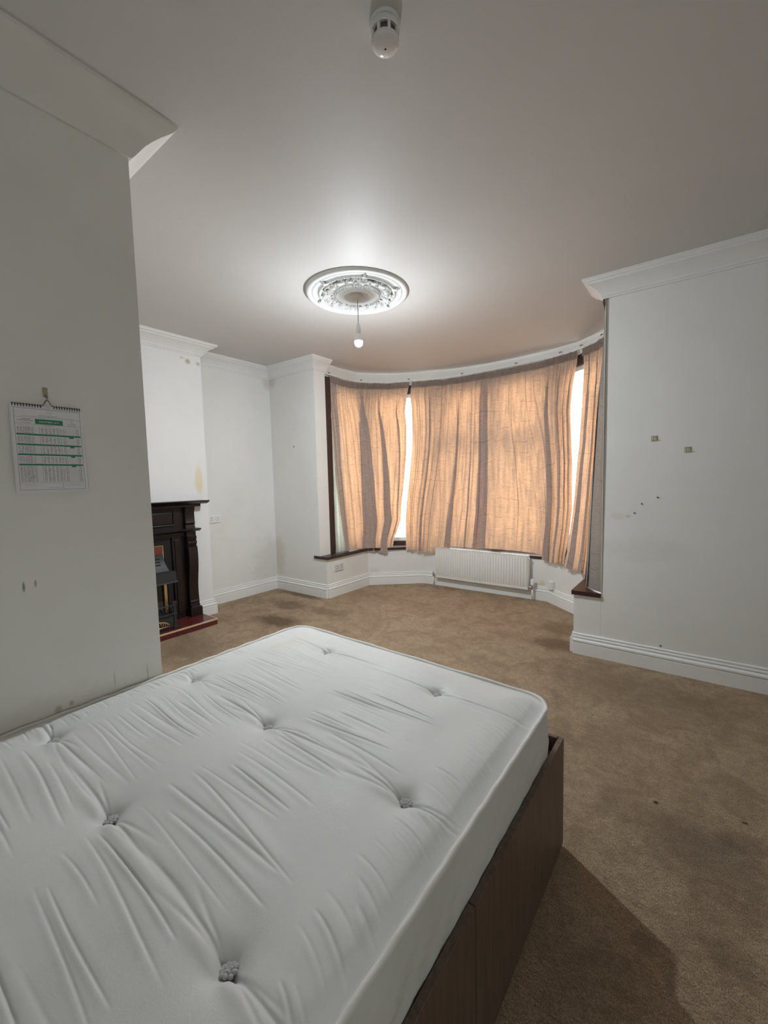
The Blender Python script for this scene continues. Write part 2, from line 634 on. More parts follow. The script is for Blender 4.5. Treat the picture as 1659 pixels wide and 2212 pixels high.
# ------------------------------------------------------------------ room shell
XL, YN, XN = -4.505, 0.787, -1.825        # left wall, end of near wall, face of near wall
YF, YFR = 3.495, 3.470                    # front wall face left / right of the bay
XC = -4.21                                # chimney breast face
XB, YB = 2.6, -3.6                        # right wall, back wall
BAY_IN = [(-3.56, YF), (-3.56, 4.27), (-2.975, 4.765), (-1.355, 4.775), (-0.785, 4.29), (-0.785, YFR)]
BAY_OUT = [(-3.669, YF), (-3.95, 4.50), (-3.0, 5.20), (-1.20, 5.20), (-0.40, 4.60), (-0.593, YFR)]

outl = [(XL - .1, YB - .1), (XB + .1, YB - .1), (XB + .1, 3.55), (-0.45, 3.62), (-0.40, 4.60), (-1.20, 5.20), (-3.0, 5.20),
        (-3.95, 4.50), (-3.85, 3.6), (XL - .1, 3.6)]
struct(obj('floor', prism(nb(), outl, -0.12, 0.0), M['carpet']), 'worn beige brown stained carpet covering the whole room')
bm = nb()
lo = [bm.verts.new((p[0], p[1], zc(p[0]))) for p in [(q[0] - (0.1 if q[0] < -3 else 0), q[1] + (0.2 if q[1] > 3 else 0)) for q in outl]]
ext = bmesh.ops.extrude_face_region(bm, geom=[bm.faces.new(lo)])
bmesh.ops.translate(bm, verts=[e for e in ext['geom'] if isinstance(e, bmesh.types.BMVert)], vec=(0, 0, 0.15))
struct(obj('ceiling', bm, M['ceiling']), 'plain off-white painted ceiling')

struct(obj('wall_left', bx(XL - .2, XL, YN - .05, YF + .15, -0.05, 2.97), M['wall_left']), 'white left wall of the alcove beside the chimney breast')
struct(obj('wall_near', bx(XL - .2, XN, YB - .15, YN, -0.05, 2.97), M['wall_near']), 'grey-white near left wall where the calendar hangs')
# chimney breast with a fire opening
bm = nb()
OY0, OY1, OZ = 1.42, 1.94, 0.86
box(bm, XL - .05, XC, 0.98, OY0, -0.05, 2.95)
box(bm, XL - .05, XC, OY1, 2.40, -0.05, 2.95)
box(bm, XL - .05, XC, OY0, OY1, OZ, 2.95)
struct(obj('wall_chimney', bm, M['wall_chimney']), 'white chimney breast above the dark mantelpiece')
struct(obj('wall_fire_recess', bx(XL - .05, XL + .03, OY0, OY1, -0.05, OZ), M['cast_iron']), 'sooty back of the fire opening')
bm = nb()
box(bm, XL - .2, -3.67, YF, YF + .18, -0.05, 2.97)
struct(obj('wall_front_left', bm, M['wall_front']), 'narrow white front wall between the alcove and the bay')
bm = nb()
box(bm, -0.592, XB + .15, YFR, YFR + .20, -0.05, 2.97)
struct(obj('wall_front_right', bm, M['wall_front']), 'white front wall right of the bay with two hook pads')
bm = nb()
box(bm, XB, XB + .15, YB - .15, -2.4, -0.05, 2.97)
box(bm, XB, XB + .15, -0.7, YFR + .1, -0.05, 2.97)
box(bm, XB, XB + .15, -2.4, -0.7, -0.05, 0.85)
box(bm, XB, XB + .15, -2.4, -0.7, 2.25, 2.97)
struct(obj('wall_right', bm, M['wall']))
struct(obj('wall_back', bx(XN - .2, XB + .15, YB - .15, YB, -0.05, 2.97), M['wall']))
struct(obj('wall_bay', strip(nb(), BAY_IN, BAY_OUT, -0.05, 0.47), M['wall_bay']), 'low white wall under the bay windows')
# head band over the windows
BAND = [(-3.72, 3.66), (-3.75, 4.0), (-3.73, 4.32), (-3.60, 4.50), (-3.40, 4.67), (-3.10, 4.85), (-2.75, 4.97), (-2.45, 5.02), (-2.13, 5.035),
        (-1.80, 5.02), (-1.43, 4.965), (-1.10, 4.86), (-0.80, 4.645), (-0.64, 4.35), (-0.60, 4.0), (-0.598, 3.66)]
BAND_O = [(-4.10, 3.66), (-4.10, 4.0), (-4.10, 4.4), (-3.95, 4.75), (-3.65, 5.0), (-3.25, 5.2), (-2.85, 5.32), (-2.5, 5.36), (-2.13, 5.38),
          (-1.75, 5.36), (-1.35, 5.3), (-0.95, 5.15), (-0.50, 4.85), (-0.25, 4.45), (-0.25, 4.0), (-0.25, 3.66)]
struct(obj('wall_bay_head', strip(nb(), BAND, BAND_O, 2.685, 2.97), M['wall_bay'], auto=30), 'curved white band above the bay windows')
struct(obj('trim_1', sweep(nb(), BAND[::-1], [(0, -0.022), (0.006, -0.022), (0.014, -0.012), (0.016, 0.003), (0, 0.003)], zc), M['trim'], auto=30), 'thin bead at the top of the bay head')

# cornice
COR = [(0.0, -0.128), (0.012, -0.128), (0.014, -0.116), (0.022, -0.112), (0.024, -0.100), (0.034, -0.088), (0.052, -0.066), (0.078, -0.048),
       (0.104, -0.036), (0.108, -0.026), (0.122, -0.022), (0.126, -0.010), (0.132, -0.006), (0.134, 0.004), (0.0, 0.004)]
path = [(-0.592, YFR + .20), (-0.592, YFR), (XB, YFR)]
path = [(XB, YFR), (-0.592, YFR), (-0.592, YFR + .20)]
struct(obj('trim_2', sweep(nb(), path, COR, zc), M['cornice'], auto=25), 'moulded white cornice over the right front wall')
path = [(-3.67, YF + .19), (-3.67, YF), (XL, YF), (XL, 2.40), (XC, 2.40), (XC, 0.98), (XL, 0.98), (XL, YN)]
struct(obj('trim_3', sweep(nb(), path, COR, zc), M['cornice'], auto=25), 'moulded white cornice around chimney breast and alcove')
path = [(XL, YN), (XN, YN), (XN, YB)]
CORN = [(0.0, -0.135), (0.010, -0.134), (0.020, -0.122), (0.030, -0.108), (0.046, -0.086), (0.066, -0.066), (0.090, -0.047), (0.110, -0.034), (0.124, -0.024), (0.134, -0.012), (0.138, 0.004), (0.0, 0.004)]
struct(obj('trim_4', sweep(nb(), path, CORN, zc), paint('paint_near_cornice', (0.76, 0.745, 0.71)), auto=25), 'chipped overpainted cornice on the near wall')

# baseboards
BB = [(0.0, -0.01), (0.026, -0.01), (0.026, 0.090), (0.020, 0.094), (0.020, 0.098), (0.028, 0.103), (0.027, 0.114), (0.020, 0.121), (0.012, 0.123), (0.012, 0.130),
      (0.017, 0.134), (0.015, 0.141), (0.008, 0.144), (0.008, 0.151), (0.012, 0.154), (0.010, 0.161), (0.0, 0.164)]
struct(obj('baseboard_left', sweep(nb(), [(-3.56, YF), (XL, YF), (XL, 2.40), (XC, 2.40), (XC, 2.225)], BB), M['trim'], auto=25), 'white moulded baseboard of the alcove')
struct(obj('baseboard_bay', sweep(nb(), BAY_IN[::-1], BB), M['trim'], auto=25), 'white moulded baseboard around the bay')
struct(obj('baseboard_right', sweep(nb(), [(XB, YFR), (-0.785, YFR), ], BB), M['trim'], auto=25), 'white moulded baseboard of the right front wall')
struct(obj('baseboard_near', sweep(nb(), [(XL, YN), (XN, YN), (XN, YB)], BB), M['trim'], auto=25), 'white baseboard behind the bed')

# window sill board
S_IN = [(-3.765, 3.480), (-3.535, 3.480), (-3.535, 4.24), (-2.972, 4.757), (-1.357, 4.767), (-0.80, 4.28), (-0.80, 3.455), (-0.594, 3.455)]
S_OUT = [(-3.765, 3.494), (-3.668, 3.496), (-3.86, 4.48), (-2.93, 5.13), (-1.24, 5.13), (-0.47, 4.55), (-0.592, 3.471), (-0.593, 3.468)]
struct(obj('trim_5', strip(nb(), S_IN, S_OUT, 0.47, 0.503), M['sill_wood']), 'dark stained wooden window sill board around the bay')

# ------------------------------------------------------------------ bay windows
WP = [(-3.79, 3.685), (-3.79, 4.45), (-2.90, 5.06), (-1.27, 5.06), (-0.54, 4.52), (-0.54, 3.68)]
WZ0, WZ1 = 0.503, 2.70


def window(k, p0, p1, lights, label, WZ0=WZ0, WZ1=WZ1):
    p0, p1 = Vector(p0), Vector(p1)
    L = (p1 - p0).length
    ang = math.atan2(p1.y - p0.y, p1.x - p0.x)
    t = bpy.data.objects.new('window_%d' % k, None)
    COL.objects.link(t)
    t.location = (p0.x, p0.y, 0)
    t.rotation_euler = (0, 0, ang)
    struct(t, label)
    f = 0.075
    bm = nb()
    box(bm, 0, f, -0.035, 0.06, WZ0, WZ1, bev=.004)
    box(bm, L - f, L, -0.035, 0.06, WZ0, WZ1, bev=.004)
    box(bm, f, L - f, -0.035, 0.06, WZ1 - .13, WZ1, bev=.004)
    box(bm, f, L - f, -0.035, 0.06, WZ0, WZ0 + .055, bev=.004)
    obj('window_frame', bm, M['frame_wood'], t)
    step = (L - 2 * f) / lights
    zt = 1.87
    for i in range(1, lights):
        x = f + i * step
        obj('mullion', bx(x - .03, x + .03, -0.035, 0.06, WZ0 + .055, WZ1 - .13, bev=.004), M['frame_wood'], t)
    for i in range(lights):
        a = f + i * step + (.03 if i else 0)
        b = f + (i + 1) * step - (.03 if i < lights - 1 else 0)
        if k == 3:
            obj('transom', bx(a, b, -0.035, 0.06, zt - .03, zt + .03, bev=.004), M['frame_wood'], t)
        for z0, z1 in (((WZ0 + .055, zt - .03), (zt + .03, WZ1 - .13)) if k == 3 else ((WZ0 + .055, WZ1 - .13),)):
            s = 0.045
            bm = nb()
            box(bm, a, a + s, -0.01, 0.045, z0, z1)
            box(bm, b - s, b, -0.01, 0.045, z0, z1)
            box(bm, a + s, b - s, -0.01, 0.045, z0, z0 + s)
            box(bm, a + s, b - s, -0.01, 0.045, z1 - s, z1)
            sh = obj('sash', bm, M['sash'], t)
            obj('pane', bx(a + s, b - s, 0.015, 0.020, z0 + s, z1 - s), M['glass'], sh)
        if lights > 1 or k in (2, 4):
            obj('window_catch', bx(b - .032, b - .014, -0.035, -0.01, 1.55, 1.66, bev=.004), M['chrome'], t)


for k, (i, n, lb) in enumerate(((0, 1, 'brown framed window in the left side of the bay'), (1, 1, 'brown framed window in the left canted face of the bay'),
                                (2, 2, 'wide brown framed window at the front of the bay'), (3, 1, 'brown framed window in the right canted face of the bay'),
                                (4, 1, 'brown framed window in the right side of the bay'))):
    window(k + 1, WP[i], WP[i + 1], n, lb)
obj('pane_latch', bx(0.716, 0.744, -0.004, 0.014, 1.825, 1.872, bev=.002), M['grey_plastic'], bpy.data.objects['window_2'])  # grey window latch, set against the bare glass where no mullion stands
w1 = bpy.data.objects['window_1']
obj('window_casing', bx(-0.007, 0.085, -0.121, -0.036, WZ0, 2.684, bev=.004), M['frame_wood'], w1)
window(6, (XB + .05, -0.7), (XB + .05, -2.4), 2, 'added unseen side window behind the camera, brightening the near wall and bed side', 0.85, 2.25)  # unseen window, added to bring light to the near wall and bed side
gr = obj('ground', prism(nb(), [(-14, 5.45), (10, 5.45), (10, 18), (-14, 18)], -0.6, -0.5), M['asphalt'])
struct(gr, 'pale paving outside the bay windows')

# ------------------------------------------------------------------ curtains
CT = np.array([(-3.70, 3.60), (-3.69, 4.28), (-3.37, 4.62), (-2.73, 4.92), (-2.13, 4.98), (-1.45, 4.92), (-1.1, 4.81), (-.84, 4.60), (-.66, 4.28), (-.585, 3.452)])
CB = np.array([(-3.63, 3.60), (-3.60, 4.20), (-3.27, 4.50), (-2.9, 4.735), (-2.13, 4.75), (-1.40, 4.745), (-1.15, 4.55), (-.88, 4.31), (-.75, 4.15), (-.585, 3.455)])
CZT, CZB = 2.64, 0.50


def cr(P, u):
    """Catmull-Rom through the track points (softly rounded)"""
    u = np.clip(u, 0, 8.9999)
    i = u.astype(int)
    t = (u - i)[..., None]
    g = lambda k: P[np.clip(k, 0, 9)]
    lin = g(i) * (1 - t) + g(i + 1) * t
    p0, p1, p2, p3 = g(i - 1), g(i), g(i + 1), g(i + 2)
    c = 0.5 * (2 * p1 + (p2 - p0) * t + (2 * p0 - 5 * p1 + 4 * p2 - p3) * t * t + (3 * p1 - p0 - 3 * p2 + p3) * t ** 3)
    return 0.5 * lin + 0.5 * c


def csurf(u, z):
    w = ((z - CZB) / (CZT - CZB))[..., None]
    return cr(CB, u) * (1 - w) + cr(CT, u) * w


def cnormal(u, z):
    d = csurf(u + .04, z) - csurf(u - .04, z)
    d /= np.linalg.norm(d, axis=-1, keepdims=True) + 1e-9
    return np.stack([d[..., 1], -d[..., 0]], -1)      # towards the room


def curtain_sheet(name, Ltab, Rtab, ztop, bot, folds, waves, mt, parent, nv=84, nu=300, off=0.0, amp=1.0, seed=0, ripple=0.6, bow=0.0):
    """Ltab/Rtab: (z, u) of the two edges; bot: (s, z) of the hem; folds: (s_top, s_bot, w_top, w_bot) overlaps; waves: (freq, amp, phase, drift)"""
    r = random.Random(seed)
    s = np.linspace(0, 1, nu)
    v = np.linspace(0, 1, nv)
    S, V = np.meshgrid(s, v)
    bt = np.array(sorted(bot))
    zb = np.interp(S, bt[:, 0], bt[:, 1])
    Z = ztop + (zb - ztop) * V
    lt = np.array(sorted(Ltab))
    rt = np.array(sorted(Rtab))
    uL = np.interp(Z, lt[:, 0], lt[:, 1])
    uR = np.interp(Z, rt[:, 0], rt[:, 1])
    # overlaps: the cloth runs forward to one side of the fold, back to the other, then on
    mp = np.empty_like(S)
    nn = np.empty_like(S)
    ker = np.ones(5) / 5
    for j in range(nv):
        t = v[j]
        F, m_, n_ = [0.0], [0.0], [0.0]
        pos, fl = 0.0, 0.0
        for st, sb, wt, wb in folds:
            c = st + (sb - st) * t
            w = max(0.002, (wt + (wb - wt) * t) * min(1, t * 4 + 0.05))
            a, b = c - w / 2, c + w / 2
            g = max(a - 0.03, pos + 0.002)
            F += [fl + g - pos, fl + b - pos, fl + b - pos + w, fl + b - pos + 2 * w, fl + b - pos + 2 * w + .03]
            k = min(1, t * 3)
            m_ += [g, b, a, b, b + .03]
            n_ += [0.0, 0.015 * k, 0.004 * k, -0.004 * k, 0.0]
            fl, pos = F[-1], b + .03
        F.append(fl + max(0.002, 1 - pos))
        m_.append(max(1.0, pos + .002))
        n_.append(0.0)
        fs = s * F[-1]
        for arr, tab in ((mp, m_), (nn, n_)):
            q = np.interp(fs, F, tab)
            qp = np.concatenate([[q[0]] * 2, q, [q[-1]] * 2])
            arr[j] = np.convolve(qp, ker, 'valid')
    mp = mp - (mp[:, :1] * (1 - S) + (mp[:, -1:] - 1) * S)
    env = np.minimum(1, 0.10 + V * 2.6)
    for fq, am, ph, dr in waves:
        nn += am * (np.sin(2 * math.pi * fq * (S + dr * V) + ph) * 0.5 + 0.5) * env
    # fine gathers under the heading, dying out downwards
    for k in range(3):
        nn += ripple * 0.007 * np.sin(2 * math.pi * ((24 + 13 * k) * S + 0.3 * np.sin(9 * S + k)) + r.random() * 6) * np.exp(-V * (1.6 + k)) * np.minimum(1, V * 14 + .15)
    # slow random drape
    for k in range(6):
        a, b, p = r.uniform(1, 5), r.uniform(-1.2, 1.2), r.random() * 6.28
        nn += 0.004 * np.sin(2 * math.pi * (a * S + b * V) + p) * V
    nn = np.maximum(nn, -0.006) * amp + off + bow * V ** 0.8 * np.sin(math.pi * np.clip(S, 0, 1)) ** 0.7
    if bow:
        nn = nn * np.clip((1 - S) / 0.12, 0, 1)
    U = uL + (uR - uL) * mp
    XY = csurf(U, Z) + cnormal(U, Z) * nn[..., None]
    co = np.concatenate([XY, Z[..., None]], -1).reshape(-1, 3)
    idx = np.arange(nv * nu).reshape(nv, nu)
    q = np.stack([idx[:-1, :-1], idx[:-1, 1:], idx[1:, 1:], idx[1:, :-1]], -1).reshape(-1, 4)
    return grid_mesh(name, co, q, mt, parent)


def grid_mesh(name, co, q, mt, parent=None, smooth=True):
    me = bpy.data.meshes.new(name)
    me.vertices.add(len(co))
    me.vertices.foreach_set('co', np.asarray(co, dtype=np.float32).ravel())
    me.loops.add(q.size)
    me.loops.foreach_set('vertex_index', q.astype(np.int32).ravel())
    me.polygons.add(len(q))
    me.polygons.foreach_set('loop_start', np.arange(0, q.size, 4, dtype=np.int32))
    me.polygons.foreach_set('loop_total', np.full(len(q), 4, dtype=np.int32))
    me.update(calc_edges=True)
    me.validate()
    return link(name, me, mt, parent, smooth)


def heading(u0, u1, parent, seed):
    """gathered heading tape: a ruffled band of pencil pleats"""
    r = random.Random(seed)
    a, b = csurf(np.array([u0]), np.array([2.69]))[0], csurf(np.array([u1]), np.array([2.69]))[0]
    us = np.linspace(u0, u1, 60)
    pl = csurf(us, np.full(60, 2.69))
    L = np.linalg.norm(np.diff(pl, axis=0), axis=1).sum()
    npl = max(6, int(L / 0.021))
    nu = npl * 8
    s = np.linspace(0, 1, nu)
    v = np.linspace(0, 1, 9)
    S, V = np.meshgrid(s, v)
    jit = np.interp(S, np.linspace(0, 1, 40), [r.uniform(-.5, .5) for _ in range(40)])
    U = u0 + (u1 - u0) * S
    sag = np.interp(S, np.linspace(0, 1, 14), [r.uniform(-.006, .006) for _ in range(14)])
    Z = 2.702 - 0.078 * V + sag + 0.003 * np.sin(2 * math.pi * npl * S + 1.2) * (1 - V)
    nn = 0.014 + 0.011 * (np.sin(2 * math.pi * (npl * S + jit) + 0.35 * V) * 0.5 + 0.5) * (0.65 + 0.35 * np.cos(2 * math.pi * V * 1.5))
    XY = csurf(U, Z) + cnormal(U, Z) * nn[..., None]
    co = np.concatenate([XY, Z[..., None]], -1).reshape(-1, 3)
    idx = np.arange(9 * nu).reshape(9, nu)
    q = np.stack([idx[:-1, :-1], idx[:-1, 1:], idx[1:, 1:], idx[1:, :-1]], -1).reshape(-1, 4)
    grid_mesh('heading', co, q, M['heading'], parent)
    # hooks
    bm = nb()
    nh = max(3, int(L / 0.14))
    for k in range(nh + 1):
        u = u0 + (u1 - u0) * (k + r.uniform(-.15, .15)) / nh
        u = min(max(u, min(u0, u1)), max(u0, u1))
        p = csurf(np.array([u]), np.array([2.70]))[0]
        n = cnormal(np.array([u]), np.array([2.70]))[0]
        q0 = [(p[0] + n[0] * d, p[1] + n[1] * d, z) for d, z in ((0.012, 2.66), (0.013, 2.708), (0.007, 2.724), (0.0, 2.728), (-0.004, 2.718))]
        tube(bm, q0, 0.0016, 5)
    o = obj('curtain_hooks', bm, M['clip_metal'], parent)
    o['kind'] = 'stuff'


C1 = thing('curtain', 'taupe curtain at the left side of the bay, left of the narrow bright gap', 'curtain', group='bay window curtains')
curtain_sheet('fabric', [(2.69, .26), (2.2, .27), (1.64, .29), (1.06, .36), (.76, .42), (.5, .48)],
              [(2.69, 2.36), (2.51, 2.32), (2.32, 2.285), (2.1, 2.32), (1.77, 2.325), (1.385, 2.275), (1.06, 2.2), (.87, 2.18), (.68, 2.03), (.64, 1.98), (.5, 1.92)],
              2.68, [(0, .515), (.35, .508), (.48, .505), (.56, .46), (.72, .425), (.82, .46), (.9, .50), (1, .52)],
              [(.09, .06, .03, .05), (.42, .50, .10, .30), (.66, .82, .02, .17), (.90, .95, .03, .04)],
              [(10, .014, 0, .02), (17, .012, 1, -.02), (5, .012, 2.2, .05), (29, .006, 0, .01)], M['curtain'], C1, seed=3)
curtain_sheet('lining', [(2.66, .30), (1.9, .30), (1.4, .29), (.5, .26)], [(2.66, .5), (1.6, .5), (.5, .62)],
              2.66, [(0, .515), (1, .512)], [], [(4, .008, 0, 0)], M['lining'], C1, nv=40, nu=40, off=-0.02, seed=4)
heading(.26, 2.36, C1, 1)

C2 = thing('curtain', 'taupe curtain at the bay front, between the bright gap and the middle join', 'curtain', group='bay window curtains')
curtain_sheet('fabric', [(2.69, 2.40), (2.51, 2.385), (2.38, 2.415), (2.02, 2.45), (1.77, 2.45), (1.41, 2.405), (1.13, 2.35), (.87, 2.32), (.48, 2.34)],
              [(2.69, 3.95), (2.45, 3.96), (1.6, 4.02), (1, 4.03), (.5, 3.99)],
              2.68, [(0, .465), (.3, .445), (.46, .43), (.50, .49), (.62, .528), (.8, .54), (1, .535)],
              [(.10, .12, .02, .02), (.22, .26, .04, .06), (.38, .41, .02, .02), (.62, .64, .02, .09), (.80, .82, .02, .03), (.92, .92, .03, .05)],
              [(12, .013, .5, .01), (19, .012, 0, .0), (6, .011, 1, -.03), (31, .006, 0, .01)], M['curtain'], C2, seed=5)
heading(2.41, 3.90, C2, 2)

C3 = thing('curtain', 'taupe curtain at the bay front right, with a sweeping fold above the radiator end', 'curtain', group='bay window curtains')
curtain_sheet('fabric', [(2.69, 3.84), (1.6, 3.88), (.5, 3.90)],
              [(2.69, 6.12), (2.57, 6.105), (2.36, 6.015), (2.11, 6.0), (1.54, 6.25), (1.08, 6.375), (.865, 6.335), (.57, 6.185), (.45, 6.15)],
              2.68, [(0, .545), (.28, .548), (.36, .53), (.45, .46), (.52, .475), (.62, .47), (.8, .478), (1, .485)],
              [(.06, .06, .05, .04), (.27, .29, .015, .015), (.58, .56, .04, .17), (.74, .76, .04, .04), (.85, .89, .02, .03), (.94, .95, .03, .04)],
              [(12, .011, .2, .0), (19, .011, 2, -.03), (5, .010, .4, -.06), (33, .006, 0, .01)], M['curtain'], C3, seed=8)
heading(3.90, 6.12, C3, 3)

C4 = thing('curtain', 'narrow taupe curtain right of the right-hand bright gap, its hem below the sill', 'curtain', group='bay window curtains')
curtain_sheet('fabric', [(2.69, 6.34), (2.49, 6.435), (2.09, 6.485), (1.72, 6.485), (1.53, 6.435), (1.18, 6.41), (1.0, 6.38), (.64, 6.295), (.44, 6.17)],
              [(2.69, 8.1), (1.5, 8.1), (.44, 7.95)],
              2.68, [(0, .465), (.75, .455), (.8, .51), (1, .51)],
              [(.14, .13, .09, .15), (.36, .38, .08, .14), (.62, .62, .05, .06)],
              [(5, .012, 0, .02), (8, .010, 1, .0)], M['curtain'], C4, nu=180, seed=11)
heading(6.34, 8.2, C4, 4)
C5 = thing('curtain', 'grey silky curtain at the right reveal, gathered on the dark sill end', 'curtain', group='bay window curtains')
curtain_sheet('fabric', [(2.69, 7.9), (1.5, 7.9), (.9, 8.0), (.51, 8.1)], [(2.69, 8.99), (1.5, 8.99), (.51, 8.98)],
              2.68, [(0, .508), (.5, .507), (1, .508)], [(.35, .35, .03, .06), (.7, .72, .03, .06)],
              [(4, .016, 0, .05), (7, .010, 1, .1)], M['silk'], C5, nu=160, off=0.0, seed=13, bow=0.085)
heading(8.0, 8.99, C5, 5)

# curtain track
tr = thing('curtain_track', 'thin white curtain track running round the bay head', 'track')
us = np.linspace(0.05, 8.98, 90)
tp = csurf(us, np.full(90, 2.72))
obj('rail', sweep(nb(), [tuple(p) for p in tp[::-1]], [(-0.008, 2.718), (0.008, 2.718), (0.008, 2.740), (-0.008, 2.740)]), M['white_plastic'], tr)
for u in (0.3, 1.15, 2.35, 3.4, 4.5, 5.5, 6.25, 7.2, 8.3):
    p = csurf(np.array([u]), np.array([2.72]))[0]
    n = cnormal(np.array([u]), np.array([2.72]))[0]
    bm = nb()
    box(bm, -0.012, 0.012, -0.070, 0.014, 2.738, 2.752, bev=.002)
    bmesh.ops.rotate(bm, verts=bm.verts, cent=(0, 0, 0), matrix=Matrix.Rotation(math.atan2(n[1], n[0]) - math.pi / 2, 3, 'Z'))
    bmesh.ops.translate(bm, verts=bm.verts, vec=(p[0], p[1], 0))
    obj('bracket', bm, M['clip_metal'], tr)

# ------------------------------------------------------------------ mattress
MX0, MX1, MY0, MY1, MZ, MB = -1.812, -0.412, -0.36, 1.520, 0.588, 0.375
MR = 0.10
TUFTS = [(-1.381, 1.318), (-0.766, 1.292), (-1.641, 0.816), (-1.126, 0.796), (-0.568, 0.80), (-1.64, 0.349), (-1.128, 0.338), (-0.606, 0.333),
         (-1.38, -0.14), (-0.80, -0.14)]


def skew(x, y):
    return y + 0.036 * (MX1 - x) / 1.4 * np.clip((y + .36) / 1.9, 0, 1) * 1.4 / 1.4


def mattress():
    na, nbn = 300, 1100
    hw, hl = (MX1 - MX0) / 2, (MY1 - MY0) / 2
    cx, cy = (MX0 + MX1) / 2, (MY0 + MY1) / 2
    a = np.linspace(-1, 1, na) * hw
    b = np.linspace(-1, 1, nbn) * hl
    X, Y = np.meshgrid(a, b)
    ax, ay = np.abs(X) - (hw - MR), np.abs(Y) - (hl - MR)
    cm = (ax > 0) & (ay > 0)
    ln = np.sqrt(ax ** 2 + ay ** 2) + 1e-9
    k = np.where(cm, np.maximum(ax, ay) / ln, 1.0)
    X2 = np.where(cm, np.sign(X) * ((hw - MR) + ax * k), X)
    Y2 = np.where(cm, np.sign(Y) * ((hl - MR) + ay * k), Y)
    d = np.where(cm, MR - np.sqrt(np.maximum(0, ((np.abs(X2) - hw + MR) ** 2 + (np.abs(Y2) - hl + MR) ** 2))), np.minimum(hw - np.abs(X2), hl - np.abs(Y2)))
    d = np.maximum(d, 0)
    XX, YY = X2 + cx, Y2 + cy
    H = 0.036 * (1 - np.exp(-d / 0.075))
    edge = np.clip(d / 0.05, 0, 1)
    r = random.Random(21)
    G = lambda q, s: np.exp(-(q / s) ** 2)
    for tx, ty in TUFTS:
        q = np.sqrt((XX - tx) ** 2 + ((YY - ty) * 1.05) ** 2)
        H -= 0.020 * np.exp(-q / 0.075) + 0.014 * G(q, 0.030)
        # gathers pulled sideways from the tuft
        for sg in (-1, 1):
            for j in range(3):
                L = r.uniform(0.16, 0.34) * (1.45 if j == 0 else 0.7)
                sl = r.uniform(-0.05, 0.05) + (0, -0.16, 0.14)[j]
                t = (XX - tx) * sg
                w = np.clip(t / 0.018, 0, 1) * np.clip(1 - t / L, 0, 1) ** 0.7
                dq = YY - (ty + sl * t - 0.12 * sl * np.sign(sl) * t * t)
                sw = 0.0036 + 0.009 * np.clip(t, 0, 1)
                am = (1.0, 0.5, 0.5)[j]
                H += w * am * (-0.0058 * G(dq, sw) + 0.0036 * G(dq + 0.016, 0.013) + 0.0012 * G(dq - 0.024, 0.018))
    # long crosswise creases between the tuft columns
    cols = [(-1.79, -1.66, .12), (-1.63, -1.15, 1), (-1.11, -0.62, 1), (-0.575, -0.42, .2)]
    for x0, x1, fr in cols:
        y = -0.32
        while y < 1.46:
            y += r.uniform(0.018, 0.050)
            W_ = x1 - x0
            L = W_ * r.uniform(0.40, 0.98)
            xc = (x0 + x1) / 2 + r.uniform(-1, 1) * (W_ - L) * 0.5
            far = 0.45 if y > 1.15 else (0.8 if y < 0.25 else 1.0)
            dep = r.choice((0.0010, 0.0014, 0.0020, 0.0030, 0.0042)) * far * (0.75 if W_ < .2 else 1)
            rows_ = np.where(np.abs(b + cy - y) < 0.11)[0]
            if len(rows_) == 0:
                continue
            sl_ = slice(rows_[0], rows_[-1] + 1)
            xs_, ys_ = XX[sl_], YY[sl_]
            t = (xs_ - xc) / (L / 2)
            w = np.clip(1 - t * t, 0, 1) ** 0.7
            yc = y + r.uniform(-.06, .06) * (xs_ - xc) + r.uniform(0.002, 0.006) * np.sin(xs_ * r.uniform(6, 14) + r.random() * 6)
            if W_ < .2 and x0 > -1:
                yc = yc - 2.2 * (xs_ - x0) ** 2
            dq = ys_ - yc
            sg = r.uniform(0.0020, 0.0042)
            H[sl_] += w * dep * 0.8 * (-1.25 * G(dq, sg) + 0.80 * G(dq + sg * 2.8, sg * 2.6) + 0.5 * G(dq - sg * 5.0, sg * 4.5))
    # soft hollows along the tuft columns and rows
    for tx in (-1.65, -1.125, -0.60):
        H -= 0.004 * G(XX - tx, 0.07)
    for ty in (1.30, 0.80, 0.34):
        H -= 0.003 * G(YY - ty, 0.06)
    for k_ in range(8):
        H += 0.0018 * np.sin(XX * r.uniform(4, 14) + r.random() * 6) * np.sin(YY * r.uniform(4, 14) + r.random() * 6)
    H *= edge
    co = np.stack([XX, skew(XX, YY), MZ + H], -1).reshape(-1, 3)
    idx = np.arange(na * nbn).reshape(nbn, na)
    q = np.stack([idx[:-1, :-1], idx[:-1, 1:], idx[1:, 1:], idx[1:, :-1]], -1).reshape(-1, 4)
    loop = np.concatenate([idx[0, :-1], idx[:-1, -1], idx[-1, :0:-1], idx[:0:-1, 0]])
    pts = co[loop]
    rows = [loop]
    allco = [co]
    nbase = len(co)
    n = len(loop)
    c0 = np.array([cx, cy])
    nsd = 14
    for j in range(1, nsd + 1):
        t = j / nsd
        bul = 0.010 * math.sin(math.pi * t) + (-0.02 if j == nsd else 0)
        nrm = pts[:, :2] - np.clip(pts[:, :2], [MX0 + MR, MY0 + MR], [MX1 - MR, MY1 - MR + .01])
        nrm /= np.linalg.norm(nrm, axis=1, keepdims=True) + 1e-9
        lump = 0.0015 * np.sin(np.arange(n) * 0.11 + j) + 0.0012 * np.sin(np.arange(n) * 0.031 + 2 * j)
        p = np.concatenate([pts[:, :2] + nrm * (bul + lump[:, None] * math.sin(math.pi * t)), np.full((n, 1), MZ + (MB - MZ) * t)], 1)
        allco.append(p)
        rows.append(nbase + np.arange(n) + (j - 1) * n)
